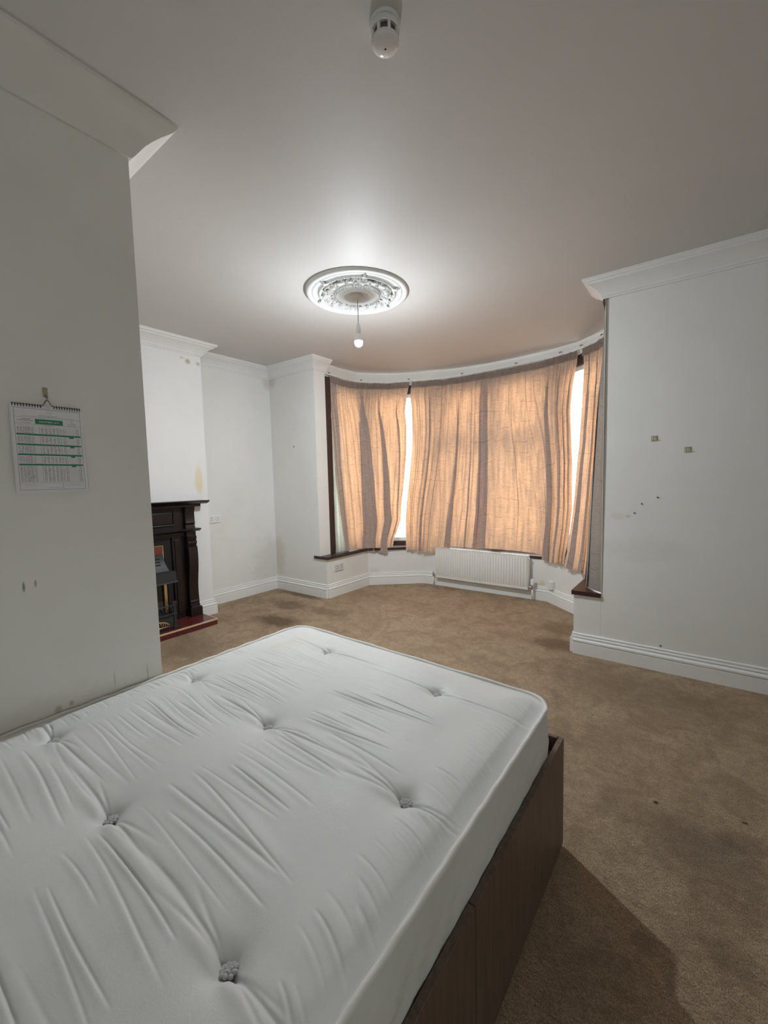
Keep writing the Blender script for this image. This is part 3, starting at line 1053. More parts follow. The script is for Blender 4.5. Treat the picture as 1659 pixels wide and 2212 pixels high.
    for a_, b_ in zip(rows, rows[1:]):
        q = np.concatenate([q, np.stack([a_, b_, np.roll(b_, -1), np.roll(a_, -1)], -1)])
    # underside
    c_i = nbase + nsd * n
    allco.append(np.array([[cx, cy, MB]]))
    last = rows[-1]
    half = np.stack([last[0::2], np.roll(last, -1)[0::2], np.roll(last, -2)[0::2], np.full(len(last[0::2]), c_i)], -1)
    q = np.concatenate([q, half[:, ::-1]])
    co = np.concatenate(allco)
    t = thing('mattress', 'white buttoned double mattress with piped edges, lying on the bed', 'mattress', (cx, cy, MB))
    co = co - np.array([cx, cy, MB])
    o = grid_mesh('ticking_cover', co, q, M['ticking'], t)
    # piping
    bm = nb()
    lp = pts[::3]
    lp = [(p[0] + 0.002 * np.sign(p[0] - cx) - cx, p[1] - cy, MZ - MB + 0.001 + 0.0015 * math.sin(i * .3)) for i, p in enumerate(lp)]
    tube(bm, lp, 0.0074, 8, closed=True)
    obj('piping', bm, M['piping'], t, smooth=True)
    # tufts: knotted wool rosettes
    tf = None
    for (tx, ty) in TUFTS:
        i = np.argmin((XX - tx) ** 2 + (YY - ty) ** 2)
        z = MZ + H.reshape(-1)[i]
        if tf is None:
            bm = nb()
            rr = random.Random(5)
            for k in range(9):
                an = k / 9 * 2 * math.pi
                ball(bm, (0.0125 * math.cos(an), 0.0125 * math.sin(an), 0.004 + rr.uniform(0, .004)), 0.0075, 8, 6, (1.0, 0.75, 0.7), Matrix.Rotation(an + .6, 4, 'Z'))
            for k in range(5):
                an = k / 5 * 2 * math.pi + .3
                ball(bm, (0.0055 * math.cos(an), 0.0055 * math.sin(an), 0.009), 0.006, 8, 6, (1.1, 0.7, 0.7), Matrix.Rotation(an, 4, 'Z'))
            tf = obj('tuft', bm, M['tuft'], t, smooth=True)
            o2 = tf
        else:
            o2 = tf.copy()
            COL.objects.link(o2)
            o2.parent = t
        o2.location = (tx - cx, float(skew(np.array(tx), np.array(ty))) - cy, z - MB + 0.005)
        o2.scale = (0.88, 0.88, 0.72)
        o2.rotation_euler = (RND.uniform(-.2, .2), RND.uniform(-.2, .2), RND.random() * 6)


mattress()

# ------------------------------------------------------------------ bed base
BX0, BX1, BY1, BZ = -1.822, -0.385, 1.572, 0.428
bed = thing('bed_base', 'walnut brown laminate bed base under the white mattress', 'bed', ((BX0 + BX1) / 2, 0.6, 0))
bo = bed.location
obj('side_panel', bx(BX1 - .018, BX1, 0.812, BY1, 0.012, BZ, bev=.0012, seg=1), M['laminate'], bed, off=bo)
obj('side_panel', bx(BX1 - .018, BX1, -0.40, 0.809, 0.012, BZ, bev=.0012, seg=1), M['laminate'], bed, off=bo)
obj('side_panel', bx(BX0, BX0 + .018, -0.40, BY1, 0.012, BZ, bev=.0012, seg=1), M['laminate'], bed, off=bo)
obj('foot_panel', bx(BX0 + .018, BX1 - .0185, BY1 - .022, BY1 - .004, 0.012, BZ + .004, bev=.0012, seg=1), M['laminate'], bed, off=bo)
obj('head_panel', bx(BX0 + .018, BX1 - .0185, -0.40, -0.382, 0.012, BZ, bev=.0012, seg=1), M['laminate'], bed, off=bo)
obj('bed_deck', bx(BX0 + .019, BX1 - .019, -0.38, BY1 - .023, 0.352, 0.374), M['laminate'], bed, off=bo)
for x in (BX0 + .05, BX1 - .05):
    for y in (-0.34, 0.6, BY1 - .07):
        obj('support_post', bx(x - .025, x + .025, y - .025, y + .025, 0.0, 0.351), M['laminate'], bed, off=bo)

# ------------------------------------------------------------------ ceiling rose and pendant
RX, RY = -2.110, 2.490
RZ = zc(RX)
rose = thing('ceiling_rose', 'ornate white plaster ceiling rose around the hanging light', 'ceiling rose', (RX, RY, RZ))
RR = 0.385
prof = [(RR, 0.012), (RR, -0.012), (RR - .008, -0.022), (RR - .022, -0.026), (RR - .036, -0.022), (RR - .042, -0.016), (RR - .050, -0.022), (RR - .058, -0.022),
        (RR - .064, -0.014), (RR - .085, -0.012), (0.285, -0.018), (0.280, -0.024), (0.272, -0.024), (0.266, -0.014), (0.22, -0.012), (0.178, -0.014),
        (0.172, -0.026), (0.160, -0.030), (0.150, -0.024), (0.142, -0.018), (0.128, -0.020), (0.116, -0.024), (0.110, -0.036), (0.100, -0.040), (0.090, -0.034),
        (0.080, -0.024), (0.0, -0.022)]
obj('moulded_disc', lathe(nb(), prof, 96), M['plaster'], rose, auto=40)
bm = nb()
for k in range(120):
    an = 2 * math.pi * k / 120
    ball(bm, (0.283 * math.cos(an), 0.283 * math.sin(an), -0.024), 0.0062, 6, 4, (1.3, .7, 1), Matrix.Rotation(an + .8, 4, 'Z'))
o = obj('bead_ring', bm, M['plaster'], rose, smooth=True)
o['kind'] = 'stuff'


def leaf(bm, base, ang, L, wd, zt, curl, z0=-0.012):
    """a raised acanthus-like leaf lying on the disc, tip curling down"""
    nl, nw = 8, 5
    rows = []
    for i in range(nl + 1):
        t = i / nl
        hw = wd * math.sin(math.pi * min(1, 0.12 + t * 0.88)) ** 0.8 * (1 + 0.28 * math.sin(t * 17))
        z = z0 - zt * math.sin(math.pi * t * 0.8) - curl * t * t
        row = []
        for j in range(nw):
            s = (j / (nw - 1) - .5) * 2
            px_, py_ = t * L, s * hw
            zz = z + 0.35 * zt * (s * s) - (0.003 if j == 2 else 0)
            x = base[0] + px_ * math.cos(ang) - py_ * math.sin(ang)
            y = base[1] + px_ * math.sin(ang) + py_ * math.cos(ang)
            row.append(bm.verts.new((x, y, zz)))
        rows.append(row)
    for a_, b_ in zip(rows, rows[1:]):
        for j in range(nw - 1):
            bm.faces.new((a_[j], a_[j + 1], b_[j + 1], b_[j]))


def spiral(bm, c, r0, turns, a0, sgn, rad):
    pts, rs = [], []
    n = 26
    for i in range(n):
        t = i / (n - 1)
        a = a0 + sgn * turns * 2 * math.pi * t
        rr = r0 * (1 - 0.85 * t)
        pts.append((c[0] + rr * math.cos(a), c[1] + rr * math.sin(a), -0.016 - 0.014 * t))
        rs.append(rad * (1 - 0.4 * t))
    tube(bm, pts, rs, 6)
    ball(bm, pts[-1], rad * 1.4, 6, 5)


ornament_me = None
for k in range(6):
    if ornament_me is None:
        bm = nb()
        # a cabochon shell between two scrolls with leaves, pointing along +x
        ball(bm, (0.228, 0, -0.016), 0.026, 12, 8, (1.0, 1.0, 0.8))
        for j in range(9):
            an = 2 * math.pi * j / 9
            ball(bm, (0.228 + 0.033 * math.cos(an), 0.033 * math.sin(an), -0.018), 0.009, 6, 5)
        for sg in (-1, 1):
            A = sg * 0.25
            spiral(bm, (0.232 * math.cos(A), 0.232 * math.sin(A)), 0.032, 1.4, A + math.pi / 2, sg, 0.007)
            leaf(bm, (0.19 * math.cos(A * .5), 0.19 * math.sin(A * .5)), A * 1.2 + sg * .5, 0.085, 0.018, 0.012, 0.012)
            A2 = sg * 0.42
            leaf(bm, (0.186 * math.cos(A2), 0.186 * math.sin(A2)), A2 - sg * .3, 0.085, 0.020, 0.012, 0.014)
            leaf(bm, (0.262 * math.cos(A2), 0.262 * math.sin(A2)), A2 + math.pi + sg * .8, 0.055, 0.014, 0.010, 0.012)
            ball(bm, (0.245 * math.cos(A2), 0.245 * math.sin(A2), -0.018), 0.012, 8, 6)
        leaf(bm, (0.262, 0), 0, 0.050, 0.016, 0.010, 0.010)
        ball(bm, (0.312, 0, -0.020), 0.010, 8, 6)
        ball(bm, (0.326, 0, -0.020), 0.006, 8, 6)
        # lower rope segment inside
        for j in range(7):
            an = (j - 3) * 0.12
            ball(bm, (0.165 * math.cos(an), 0.165 * math.sin(an), -0.030), 0.008, 6, 5, (1, .7, .8))
        # flower at the boundary
        an = math.pi / 6
        for j in range(6):
            b = 2 * math.pi * j / 6
            ball(bm, (0.222 * math.cos(an) + .017 * math.cos(b), 0.222 * math.sin(an) + .017 * math.sin(b), -0.018), 0.010, 6, 5, (1.2, .8, .7), Matrix.Rotation(b, 4, 'Z'))
        ball(bm, (0.222 * math.cos(an), 0.222 * math.sin(an), -0.024), 0.009, 8, 6)
        orn = obj('scroll_ornament', bm, M['plaster'], rose, smooth=True)
        ornament_me = orn.data
    else:
        orn = orn.copy()
        COL.objects.link(orn)
        orn.parent = rose
    orn.scale = (1, 1, 1.35)
    orn.rotation_euler = (0, 0, 0.35 + k * math.pi / 3)

pend = thing('pendant_light', 'bare glowing white bulb hanging on a flex from the ceiling rose', 'light', (RX, RY, RZ))
obj('ceiling_cup', lathe(nb(), [(0, -0.062), (0.010, -0.062), (0.020, -0.058), (0.036, -0.056), (0.042, -0.050), (0.043, -0.024), (0, -0.022)], 32), simple('cream_cup', (0.72, 0.68, 0.60), 0.4, var=.03), pend, auto=40)
obj('flex', tube(nb(), [(0, 0, -0.055), (0.001, 0, -0.10), (0.0015, 0, -0.16), (0.0, 0, -0.228)], 0.0034, 8), M['cord'], pend, smooth=True)
obj('lampholder', lathe(nb(), [(0, -0.222), (0.006, -0.222), (0.009, -0.228), (0.015, -0.240), (0.0165, -0.250), (0.0165, -0.262), (0.0185, -0.264), (0.0185, -0.300), (0.0165, -0.304), (0, -0.304)], 24), M['white_plastic'], pend, auto=35)
def bulb_mat():
    m, nt, bs = nmat('glowing_bulb')
    co = coords(nt)
    sep = N(nt, 'ShaderNodeSeparateXYZ')
    nt.links.new(co, sep.inputs[0])
    k = maprange(nt, sep.outputs['Z'], -0.366, -0.396, 0.10, 1.0)
    bs.inputs['Emission Color'].default_value = (0.88, 0.945, 1.0, 1)
    nt.links.new(mathn(nt, 'MULTIPLY', k, BULB_WATTS / (math.pi * 1.65 * math.pi * 0.030 ** 2)), bs.inputs['Emission Strength'])
    return m


M['bulb'] = bulb_mat()
bl = obj('bulb', lathe(nb(), [(0.0, -0.402), (0.012, -0.400), (0.022, -0.393), (0.028, -0.382), (0.030, -0.370), (0.0297, -0.362)], 28), M['bulb'], pend, smooth=True)
obj('bulb_housing', lathe(nb(), [(0.0297, -0.362), (0.0303, -0.360), (0.0285, -0.345), (0.024, -0.328), (0.0175, -0.312), (0.0155, -0.304), (0, -0.304)], 24), M['white_plastic'], pend, smooth=True)

# ------------------------------------------------------------------ smoke alarm
SX, SY = -0.812, 1.125
sm = thing('smoke_alarm', 'round white smoke alarm with dark vents on the ceiling', 'smoke alarm', (SX, SY, zc(SX)))
obj('base_ring', lathe(nb(), [(0, 0.0), (0.046, 0.0), (0.047, -0.005), (0.0455, -0.010), (0.043, -0.011), (0, -0.011)], 40), M['white_plastic'], sm, auto=35)
obj('vent_core', lathe(nb(), [(0, -0.011), (0.034, -0.011), (0.034, -0.058), (0, -0.058)], 32), simple('dark_vent', (0.10, 0.105, 0.105), 0.4), sm, auto=35)
obj('upper_body', lathe(nb(), [(0.035, -0.011), (0.042, -0.012), (0.0445, -0.018), (0.0445, -0.031), (0.043, -0.033), (0.035, -0.032)], 40), M['white_plastic'], sm, auto=35)
for k in range(8):
    b_ = nb()
    box(b_, 0.036, 0.0435, -0.0042, 0.0042, -0.058, -0.030, bev=.001)
    bmesh.ops.rotate(b_, verts=b_.verts, cent=(0, 0, 0), matrix=Matrix.Rotation(2 * math.pi * k / 8 + .93, 3, 'Z'))
    obj('vent_rib', b_, M['white_plastic'], sm)
obj('dome', lathe(nb(), [(0.034, -0.053), (0.0425, -0.053), (0.0435, -0.056), (0.0425, -0.062), (0.038, -0.068), (0.029, -0.0725), (0.015, -0.0755), (0.004, -0.0762), (0, -0.0762)], 40),
    simple('glossy_white_plastic', (0.76, 0.74, 0.73), 0.12, var=.01), sm, smooth=True)
obj('test_button', ball(nb(), (0.0, 0.0, -0.0762), 0.0032, 10, 6, (1, 1, .3)), M['black_hole'], sm, smooth=True)


# ------------------------------------------------------------------ fireplace
FY = 1.68
fp = thing('mantelpiece', 'dark mahogany mantelpiece with carved scroll legs on the chimney breast', 'fireplace', (XC, FY, 0.06))
fo = fp.location
X = XC
obj('mantel_shelf', sweep(nb(), [(X + 0.0, FY + .635), (X + 0.0, FY - .635)][::-1] and [(X, FY + .635), (X, FY - .635)],
                          [(0, 1.212), (0.120, 1.212), (0.150, 1.222), (0.166, 1.232), (0.176, 1.238), (0.178, 1.246), (0, 1.246)][::-1]), M['dark_wood'], fp, off=fo, auto=20)
obj('shelf_moulding', bx(X, X + .105, FY - .575, FY + .575, 1.185, 1.212, bev=.006), M['dark_wood'], fp, off=fo)
LEG = [(0, 0.060), (0.082, 0.060), (0.082, 0.150), (0.074, 0.158), (0.076, 0.168), (0.066, 0.176), (0.064, 0.200), (0.070, 0.206), (0.062, 0.216), (0.058, 0.30),
       (0.062, 0.40), (0.074, 0.48), (0.086, 0.56), (0.092, 0.63), (0.092, 0.70), (0.088, 0.755), (0.086, 0.772), (0.068, 0.780), (0.072, 0.800), (0.082, 0.812),
       (0.080, 0.832), (0.066, 0.842), (0.078, 0.858), (0.082, 0.872), (0.070, 0.884), (0.066, 0.935), (0.064, 0.965), (0.056, 1.00), (0.066, 1.02), (0.060, 1.04),
       (0.058, 1.13), (0.070, 1.16), (0.074, 1.185), (0, 1.185)]
for s in (1, -1):
    y0, y1 = sorted((FY + s * .430, FY + s * .525))
    obj('leg', extr_y(nb(), [(X + a, z) for a, z in LEG], y0, y1), M['dark_wood'], fp, off=fo, auto=30)
    y0, y1 = sorted((FY + s * .415, FY + s * .54))
    obj('leg_plinth', bx(X, X + .094, y0, y1, 0.060, 0.145, bev=.003), M['dark_wood'], fp, off=fo)
    y0, y1 = sorted((FY + s * .295, FY + s * .385))
    bm = nb()
    box(bm, X, X + .034, y0, y1, 0.06, 0.90, bev=.003)
    box(bm, X + .03, X + .044, y0 + .022, y1 - .022, 0.10, 0.86, bev=.004)
    obj('inner_pilaster', bm, M['dark_wood'], fp, off=fo)
obj('lower_shelf', sweep(nb(), [(X, FY + .548), (X, FY - .548)], [(0, 0.935), (0.105, 0.935), (0.118, 0.942), (0.132, 0.950), (0.140, 0.955), (0.140, 0.964), (0, 0.964)][::-1]), M['dark_wood'], fp, off=fo, auto=20)
obj('frieze_board', bx(X, X + .018, FY - .43, FY + .43, 0.964, 1.185), M['dark_wood'], fp, off=fo)
for s in (1, -1):
    y0, y1 = sorted((FY + s * .382, FY + s * .435))
    obj('side_board', bx(X, X + .010, y0, y1, 0.06, 0.90), M['dark_wood'], fp, off=fo)
bm = nb()
for y0, y1, z0, z1 in ((FY - .34, FY + .34, 1.142, 1.158), (FY - .34, FY + .34, 1.000, 1.016), (FY - .34, FY - .324, 1.016, 1.142), (FY + .324, FY + .34, 1.016, 1.142)):
    box(bm, X + .018, X + .032, y0, y1, z0, z1, bev=.004)
obj('frieze_moulding', bm, M['dark_wood'], fp, off=fo)
obj('frieze_panel', bx(X + .017, X + .026, FY - .318, FY + .318, 1.022, 1.136, bev=.004), M['dark_wood'], fp, off=fo)
obj('header_board', bx(X, X + .030, FY - .43, FY + .43, 0.885, 0.935, bev=.003), M['dark_wood'], fp, off=fo)

# cast-iron insert: a plate with an arched opening
ci = thing('fireplace_insert', 'black cast-iron arched fireplace insert inside the mantelpiece', 'fireplace', (XC, FY, 0.06))
bm = nb()
N_ = 24
inn, out_ = [], []
for i in range(N_ + 1):
    a = math.pi * i / N_
    cy_, sz_ = math.cos(a), math.sin(a)
    inn.append((FY + .205 * cy_, 0.62 + .175 * sz_))
    m_ = max(abs(cy_), abs(sz_))
    out_.append((FY + .292 * cy_ / m_ if m_ else FY, 0.62 + min(.265, .265 * sz_ / m_)))
inn = [(FY + .205, 0.062)] + inn + [(FY - .205, 0.062)]
out_ = [(FY + .292, 0.062)] + out_ + [(FY - .292, 0.062)]
for xx0, xx1 in ((X - .004, X + .012),):
    rows = []
    for (a, b) in zip(inn, out_):
        rows.append([bm.verts.new((xx0, a[0], a[1])), bm.verts.new((xx0, b[0], b[1])), bm.verts.new((xx1, b[0], b[1])), bm.verts.new((xx1, a[0], a[1]))])
    for r_, s_ in zip(rows, rows[1:]):
        for i in range(4):
            bm.faces.new((r_[i], r_[(i + 1) % 4], s_[(i + 1) % 4], s_[i]))
    bm.faces.new(rows[0])
    bm.faces.new(rows[-1][::-1])
obj('arch_plate', bm, M['cast_iron'], ci, off=fo, auto=40)
bm = nb()
tube(bm, [(X + .012, p[0], p[1]) for p in inn], 0.008, 8)
tube(bm, [(X + .012, FY + (p[0] - FY) * 1.16, 0.62 + (p[1] - .62) * (1.16 if p[1] > .62 else 1)) for p in inn], 0.004, 6)
obj('arch_rim', bm, M['cast_iron'], ci, off=fo, smooth=True)

# gas fire standing on the hearth
gf = thing('gas_fire', 'grey hooded gas fire with brass pillars and ash grille on the hearth', 'fire', (-4.05, FY, 0.06))
go = gf.location
obj('back_panel', bx(X + .016, X + .024, FY - .205, FY + .205, 0.44, 0.815), M['copper_panel'], gf, off=go)
bm = nb()
for y in (-.207, .207):
    tube(bm, [(X + .022, FY + y, 0.45), (X + .022, FY + y, 0.818)], 0.0042, 6)
tube(bm, [(X + .022, FY - .207, 0.818), (X + .022, FY + .207, 0.818)], 0.0042, 6)
obj('panel_edging', bm, simple('tan_edging', (0.50, 0.34, 0.20), 0.4, .3), gf, off=go, smooth=True)
# flared hood
bm = nb()
rows = []
for i in range(9):
    t = i / 8
    z = 0.735 - 0.255 * t
    e = t ** 1.9
    xf = X + .075 + .155 * e
    hw = .182 + .060 * e
    xb = X + .026
    rows.append([bm.verts.new((xb, FY - hw, z)), bm.verts.new((xf, FY - hw, z)), bm.verts.new((xf, FY + hw, z)), bm.verts.new((xb, FY + hw, z))])
for r_, s_ in zip(rows, rows[1:]):
    for i in range(4):
        bm.faces.new((r_[i], r_[(i + 1) % 4], s_[(i + 1) % 4], s_[i]))
bm.faces.new(rows[0])
# rolled lip and hollow underside
lip = [bm.verts.new((v.co.x - (0.012 if v.co.x > X + .05 else 0), FY + (v.co.y - FY) * .95, v.co.z + .002)) for v in rows[-1]]
inn_ = [bm.verts.new((v.co.x, v.co.y, v.co.z + .10)) for v in lip]
for i in range(4):
    j = (i + 1) % 4
    bm.faces.new((rows[-1][i], rows[-1][j], lip[j], lip[i]))
    bm.faces.new((lip[i], lip[j], inn_[j], inn_[i]))
bm.faces.new(inn_)
hood = obj('hood', bm, M['hood'], gf, off=go, auto=35)
for k in range(3):
    z = 0.700 - .028 * k
    t = (0.735 - z) / .255
    xf = X + .075 + .155 * t ** 1.9
    obj('hood_slot', bx(xf - .004, xf + .0022, FY - .145, FY + .145, z - .006, z + .006, bev=.001), M['black_hole'], hood, off=go)
# fire box, pillars, basket
bm = nb()
box(bm, XL + .10, X + .03, FY - .17, FY + .17, 0.19, 0.50)
obj('fire_box', bm, simple('brown_fire_brick', (0.07, 0.055, 0.045), 0.7, var=.2), gf, off=go)
for s in (-1, 1):
    obj('pillar', bx(X + .175, X + .189, FY + s * .135 - .013, FY + s * .135 + .013, 0.195, 0.484, bev=.003), M['brass'], gf, off=go)
XB_ = X + .300
bm = nb()
box(bm, X + .04, XB_ - .02, FY - .150, FY + .150, 0.060, 0.19, bev=.008)
obj('base_box', bm, M['hood'], gf, off=go)
bm = nb()
for z in (0.205, 0.285):
    pts = [(X + .06, FY - .165, z), (XB_ - .03, FY - .165, z), (XB_, FY - .13, z), (XB_, FY + .13, z), (XB_ - .03, FY + .165, z), (X + .06, FY + .165, z)]
    tube(bm, pts, 0.006, 6)
for k in range(7):
    y = FY - .12 + .04 * k
    tube(bm, [(XB_, y, 0.205), (XB_ + .006, y + .012, 0.245), (XB_, y, 0.285)], 0.004, 5)
obj('basket_rail', bm, M['hood'], gf, off=go, smooth=True)
for s in (-1, 1):
    bm = nb()
    y = FY + s * .165
    box(bm, XB_ - .045, XB_ - .017, y - .014, y + .014, 0.060, 0.300, bev=.003)
    box(bm, XB_ - .052, XB_ - .010, y - .021, y + .021, 0.060, 0.085, bev=.003)
    box(bm, XB_ - .050, XB_ - .012, y - .019, y + .019, 0.185, 0.205, bev=.003)
    box(bm, XB_ - .050, XB_ - .012, y - .019, y + .019, 0.296, 0.312, bev=.003)
    obj('basket_post', bm, M['hood'], gf, off=go)
# ash grille: arched brass rim with bars
bm = nb()
arc = [(XB_ - .014, FY + .105 * math.cos(a), 0.092 + .055 * math.sin(a)) for a in [math.pi * i / 16 for i in range(17)]]
tube(bm, arc + [arc[0]], 0.005, 6)
for k in range(10):
    y = -.085 + k * .0189
    zt = 0.092 + .055 * math.sqrt(max(0, 1 - (y / .105) ** 2))
    tube(bm, [(XB_ - .014, FY + y, 0.092), (XB_ - .014, FY + y, zt)], 0.0032, 5)
obj('ash_grille', bm, M['brass'], gf, off=go, smooth=True)

# tiled hearth
he = thing('tiled_hearth', 'low burgundy tiled hearth with cream edging in front of the fire', 'hearth', (XC, FY, 0))
HY0, HY1, HXF = FY - .545, FY + .545, -3.848
obj('bed_slab', bx(XC, HXF - .012, HY0 + .012, HY1 - .012, 0.0, 0.048), M['grout'], he, off=(XC, FY, 0))
for i in range(2):
    for j in range(4):
        a, b = XC + .001 + i * .176, XC + .001 + (i + 1) * .176
        y0, y1 = HY0 + .006 + j * .2695, HY0 + .006 + (j + 1) * .2695
        obj('tile', bx(a + .0006, b - .0006, y0 + .0006, y1 - .0006, 0.048, 0.0585, bev=.0008, seg=1), M['tile'], he, off=(XC, FY, 0))
obj('edge_strip', sweep(nb(), [(XC, HY0), (HXF, HY0), (HXF, HY1), (XC, HY1)], [(0.0, 0.047), (0.010, 0.047), (0.010, 0.0605), (0.0, 0.0605)]), M['cream'], he, off=(XC, FY, 0))
yj = [HY0, 1.289, 1.547, 1.805, 2.063, HY1]
for a, b in zip(yj, yj[1:]):
    obj('tile', bx(HXF - .012, HXF - .001, a + .004, b - .004, 0.0, 0.046, bev=.001, seg=1), M['tile'], he, off=(XC, FY, 0))
for y0, y1 in ((HY0 + .001, HY0 + .012), (HY1 - .012, HY1 - .001)):
    for i in range(2):
        a, b = XC + .001 + i * .174, XC + .001 + (i + 1) * .174
        obj('tile', bx(a + .002, b - .002, y0, y1, 0.0, 0.046, bev=.001, seg=1), M['tile'], he, off=(XC, FY, 0))

# ------------------------------------------------------------------ radiator
RXL, RXR, RYF, RZ0, RZ1 = -2.750, -1.550, 4.665, 0.122, 0.512
rad = thing('radiator', 'white ribbed panel radiator under the front bay window', 'radiator', ((RXL + RXR) / 2, RYF, RZ0))
ro = rad.location
nrib = 36
pw = (RXR - RXL) / nrib
xs, dep = [], []
bm = nb()
zs = [RZ0, RZ0 + .004, RZ0 + .028, RZ0 + .045, RZ1 - .045, RZ1 - .028, RZ1 - .004, RZ1]
wz = [0, 0, 0, 1, 1, 0, 0, 0]
prev = None
colx = []
for k in range(nrib):
    for f, d in ((0.0, 0.0), (0.16, 0.0), (0.30, -0.011), (0.70, -0.011), (0.84, 0.0)):
        colx.append((RXL + (k + f) * pw, d))
colx.append((RXR, 0.0))
grid = [[bm.verts.new((x, RYF + 0.011 + (d * w if w else 0.0) - (0.0 if not (w == 0 and 0) else 0), z)) for (x, d) in colx] for z, w in zip(zs, wz)]
for a, b in zip(grid, grid[1:]):
    for i in range(len(colx) - 1):
        bm.faces.new((a[i], a[i + 1], b[i + 1], b[i]))
obj('front_panel', bm, M['rad'], rad, off=ro, auto=40)
obj('back_panel', bx(RXL + .01, RXR - .01, RYF + .058, RYF + .070, RZ0, RZ1 - .01, bev=.003), M['rad'], rad, off=ro)
for x0, x1 in ((RXL - .002, RXL + .004), (RXR - .004, RXR + .002)):
    obj('side_panel', bx(x0, x1, RYF + .009, RYF + .074, RZ0 + .004, RZ1 + .002, bev=.0015), M['rad'], rad, off=ro)
bm = nb()
box(bm, RXL, RXR, RYF + .009, RYF + .016, RZ1 - .004, RZ1 + .002)
box(bm, RXL, RXR, RYF + .066, RYF + .074, RZ1 - .004, RZ1 + .002)
for k in range(48):
    x = RXL + (k + .5) * (RXR - RXL) / 48
    box(bm, x - .004, x + .004, RYF + .016, RYF + .066, RZ1 - .004, RZ1 + .001)
g = obj('top_grille', bm, M['rad'], rad, off=ro)
for x in (RXL + .22, RXR - .22):
    obj('wall_bracket', bx(x - .015, x + .015, RYF + .070, 4.764, RZ0 + .03, RZ1 - .03), M['rad'], rad, off=ro)
obj('vent_plug', tube(nb(), [(RXR, RYF + .04, RZ1 - .035), (RXR + .018, RYF + .04, RZ1 - .035)], 0.010, 10), M['chrome'], rad, off=ro, auto=40)
obj('pipe', tube(nb(), [(RXL - .052, RYF + .04, 0.0), (RXL - .052, RYF + .04, 0.130)], 0.0085, 10), M['rad'], rad, off=ro, smooth=True)
obj('pipe', tube(nb(), [(RXR + .045, RYF + .04, 0.0), (RXR + .045, RYF + .04, 0.135)], 0.0095, 10), M['rad'], rad, off=ro, smooth=True)
bm = nb()
tube(bm, [(RXL, RYF + .04, 0.150), (RXL - .050, RYF + .04, 0.150)], 0.010, 10)
tube(bm, [(RXL - .052, RYF + .04, 0.125), (RXL - .052, RYF + .04, 0.150), (RXL - .052, RYF + .04, 0.180)], [0.012, 0.014, 0.010], 10)
obj('lockshield_valve', bm, M['chrome'], rad, off=ro, auto=40)
bm = nb()
tube(bm, [(RXR, RYF + .04, 0.150), (RXR + .043, RYF + .04, 0.150)], 0.010, 10)
tube(bm, [(RXR + .045, RYF + .04, 0.128), (RXR + .045, RYF + .04, 0.172)], 0.014, 10)
tv = obj('thermostatic_valve', bm, M['chrome'], rad, off=ro, auto=40)
obj('valve_head', lathe(nb(), [(0, 0.172), (0.016, 0.172), (0.021, 0.180), (0.022, 0.196), (0.0205, 0.204), (0.021, 0.236), (0.018, 0.243), (0, 0.243)], 20, (RXR + .045, RYF + .04, 0)), M['white_plastic'], tv, off=ro, auto=40)

# ------------------------------------------------------------------ sockets and small fittings


def socket(label, loc, rz, mt):
    t = thing('wall_socket', label, 'socket', loc, rz, 'double wall sockets')
    obj('face_plate', bx(-.073, .073, -.011, 0, -.043, .043, bev=.003), mt, t)
    for s in (-1, 1):
        obj('rocker_switch', bx(s * .052 - .008 if s > 0 else -.024, s * .052 + .008 - .028 - .0 if s > 0 else -.008, -.015, -.010, .010, .032, bev=.001) if s < 0 else
            bx(.008, .024, -.015, -.010, .010, .032, bev=.001), mt, t)
        cx_ = s * .040
        bm = nb()
        box(bm, cx_ - .004, cx_ + .004, -.0115, -.0105, .008, .020)
        box(bm, cx_ - .016, cx_ - .008, -.0115, -.0105, -.016, -.010)
        box(bm, cx_ + .008, cx_ + .016, -.0115, -.0105, -.016, -.010)
        obj('pin_holes', bm, M['black_hole'], t)
    return t


H90 = math.pi / 2
socket('white double socket on the alcove wall beside the chimney breast', (XL, 2.630, 1.003), H90, M['white_plastic'])
socket('greyish double socket low on the left bay wall under the sill', (-3.56, 3.70, 0.348), H90, M['grey_plastic'])

jb = thing('junction_box', 'small white box on the baseboard right of the radiator', 'socket', (-1.285, 4.715, 0.205), -0.704)
obj('box_body', bx(-.037, .037, -.040, -.001, -.045, .045, bev=.004), M['white_plastic'], jb)
obj('box_lid', bx(-.034, .034, -.044, -.040, -.042, .042, bev=.002), M['white_plastic'], jb)


def hook(label, loc, rz, w=.036, h=.036, scrap=True, name='hook_pad'):
    t = thing(name, label, 'hook', loc, rz, 'adhesive hook pads')
    obj('pad', bx(-w / 2, w / 2, -.004, 0, -h / 2, h / 2, bev=.0015), M['pad'], t)
    if scrap:
        bm = nb()
        for i, x in enumerate((-.28, 0.02, .26)):
            box(bm, x * w - .003, x * w + .003, -.0055, -.004, -h * .42, h * (.40 - .1 * i), bev=.0005, seg=1)
        box(bm, w / 2, w / 2 + .018, -.0025, 0, -h / 2, -h / 2 + .006)
        obj('torn_strip', bm, simple('pale_torn_tape', (0.58, 0.54, 0.43), .5), t)
    return t


hook('upper left beige hook pad on the right front wall', (-.273, YFR, 1.648), 0)
hook('lower right beige hook pad on the right front wall', (-.083, YFR, 1.559), 0)
hook('tiny grey hook pad on the narrow front wall left of the bay', (-4.071, YF, 1.852), 0, .02, .022, False)
hk = hook('beige hook pad holding up the calendar on the near wall', (XN, .461, 1.735), H90, .014, .034, False)
bm = nb()
tube(bm, [(0, -.004, -.012), (0, -.010, -.018), (0, -.016, -.022), (0, -.018, -.017)], 0.003, 6)
obj('hook_tip', bm, M['clip_metal'], hk, smooth=True)

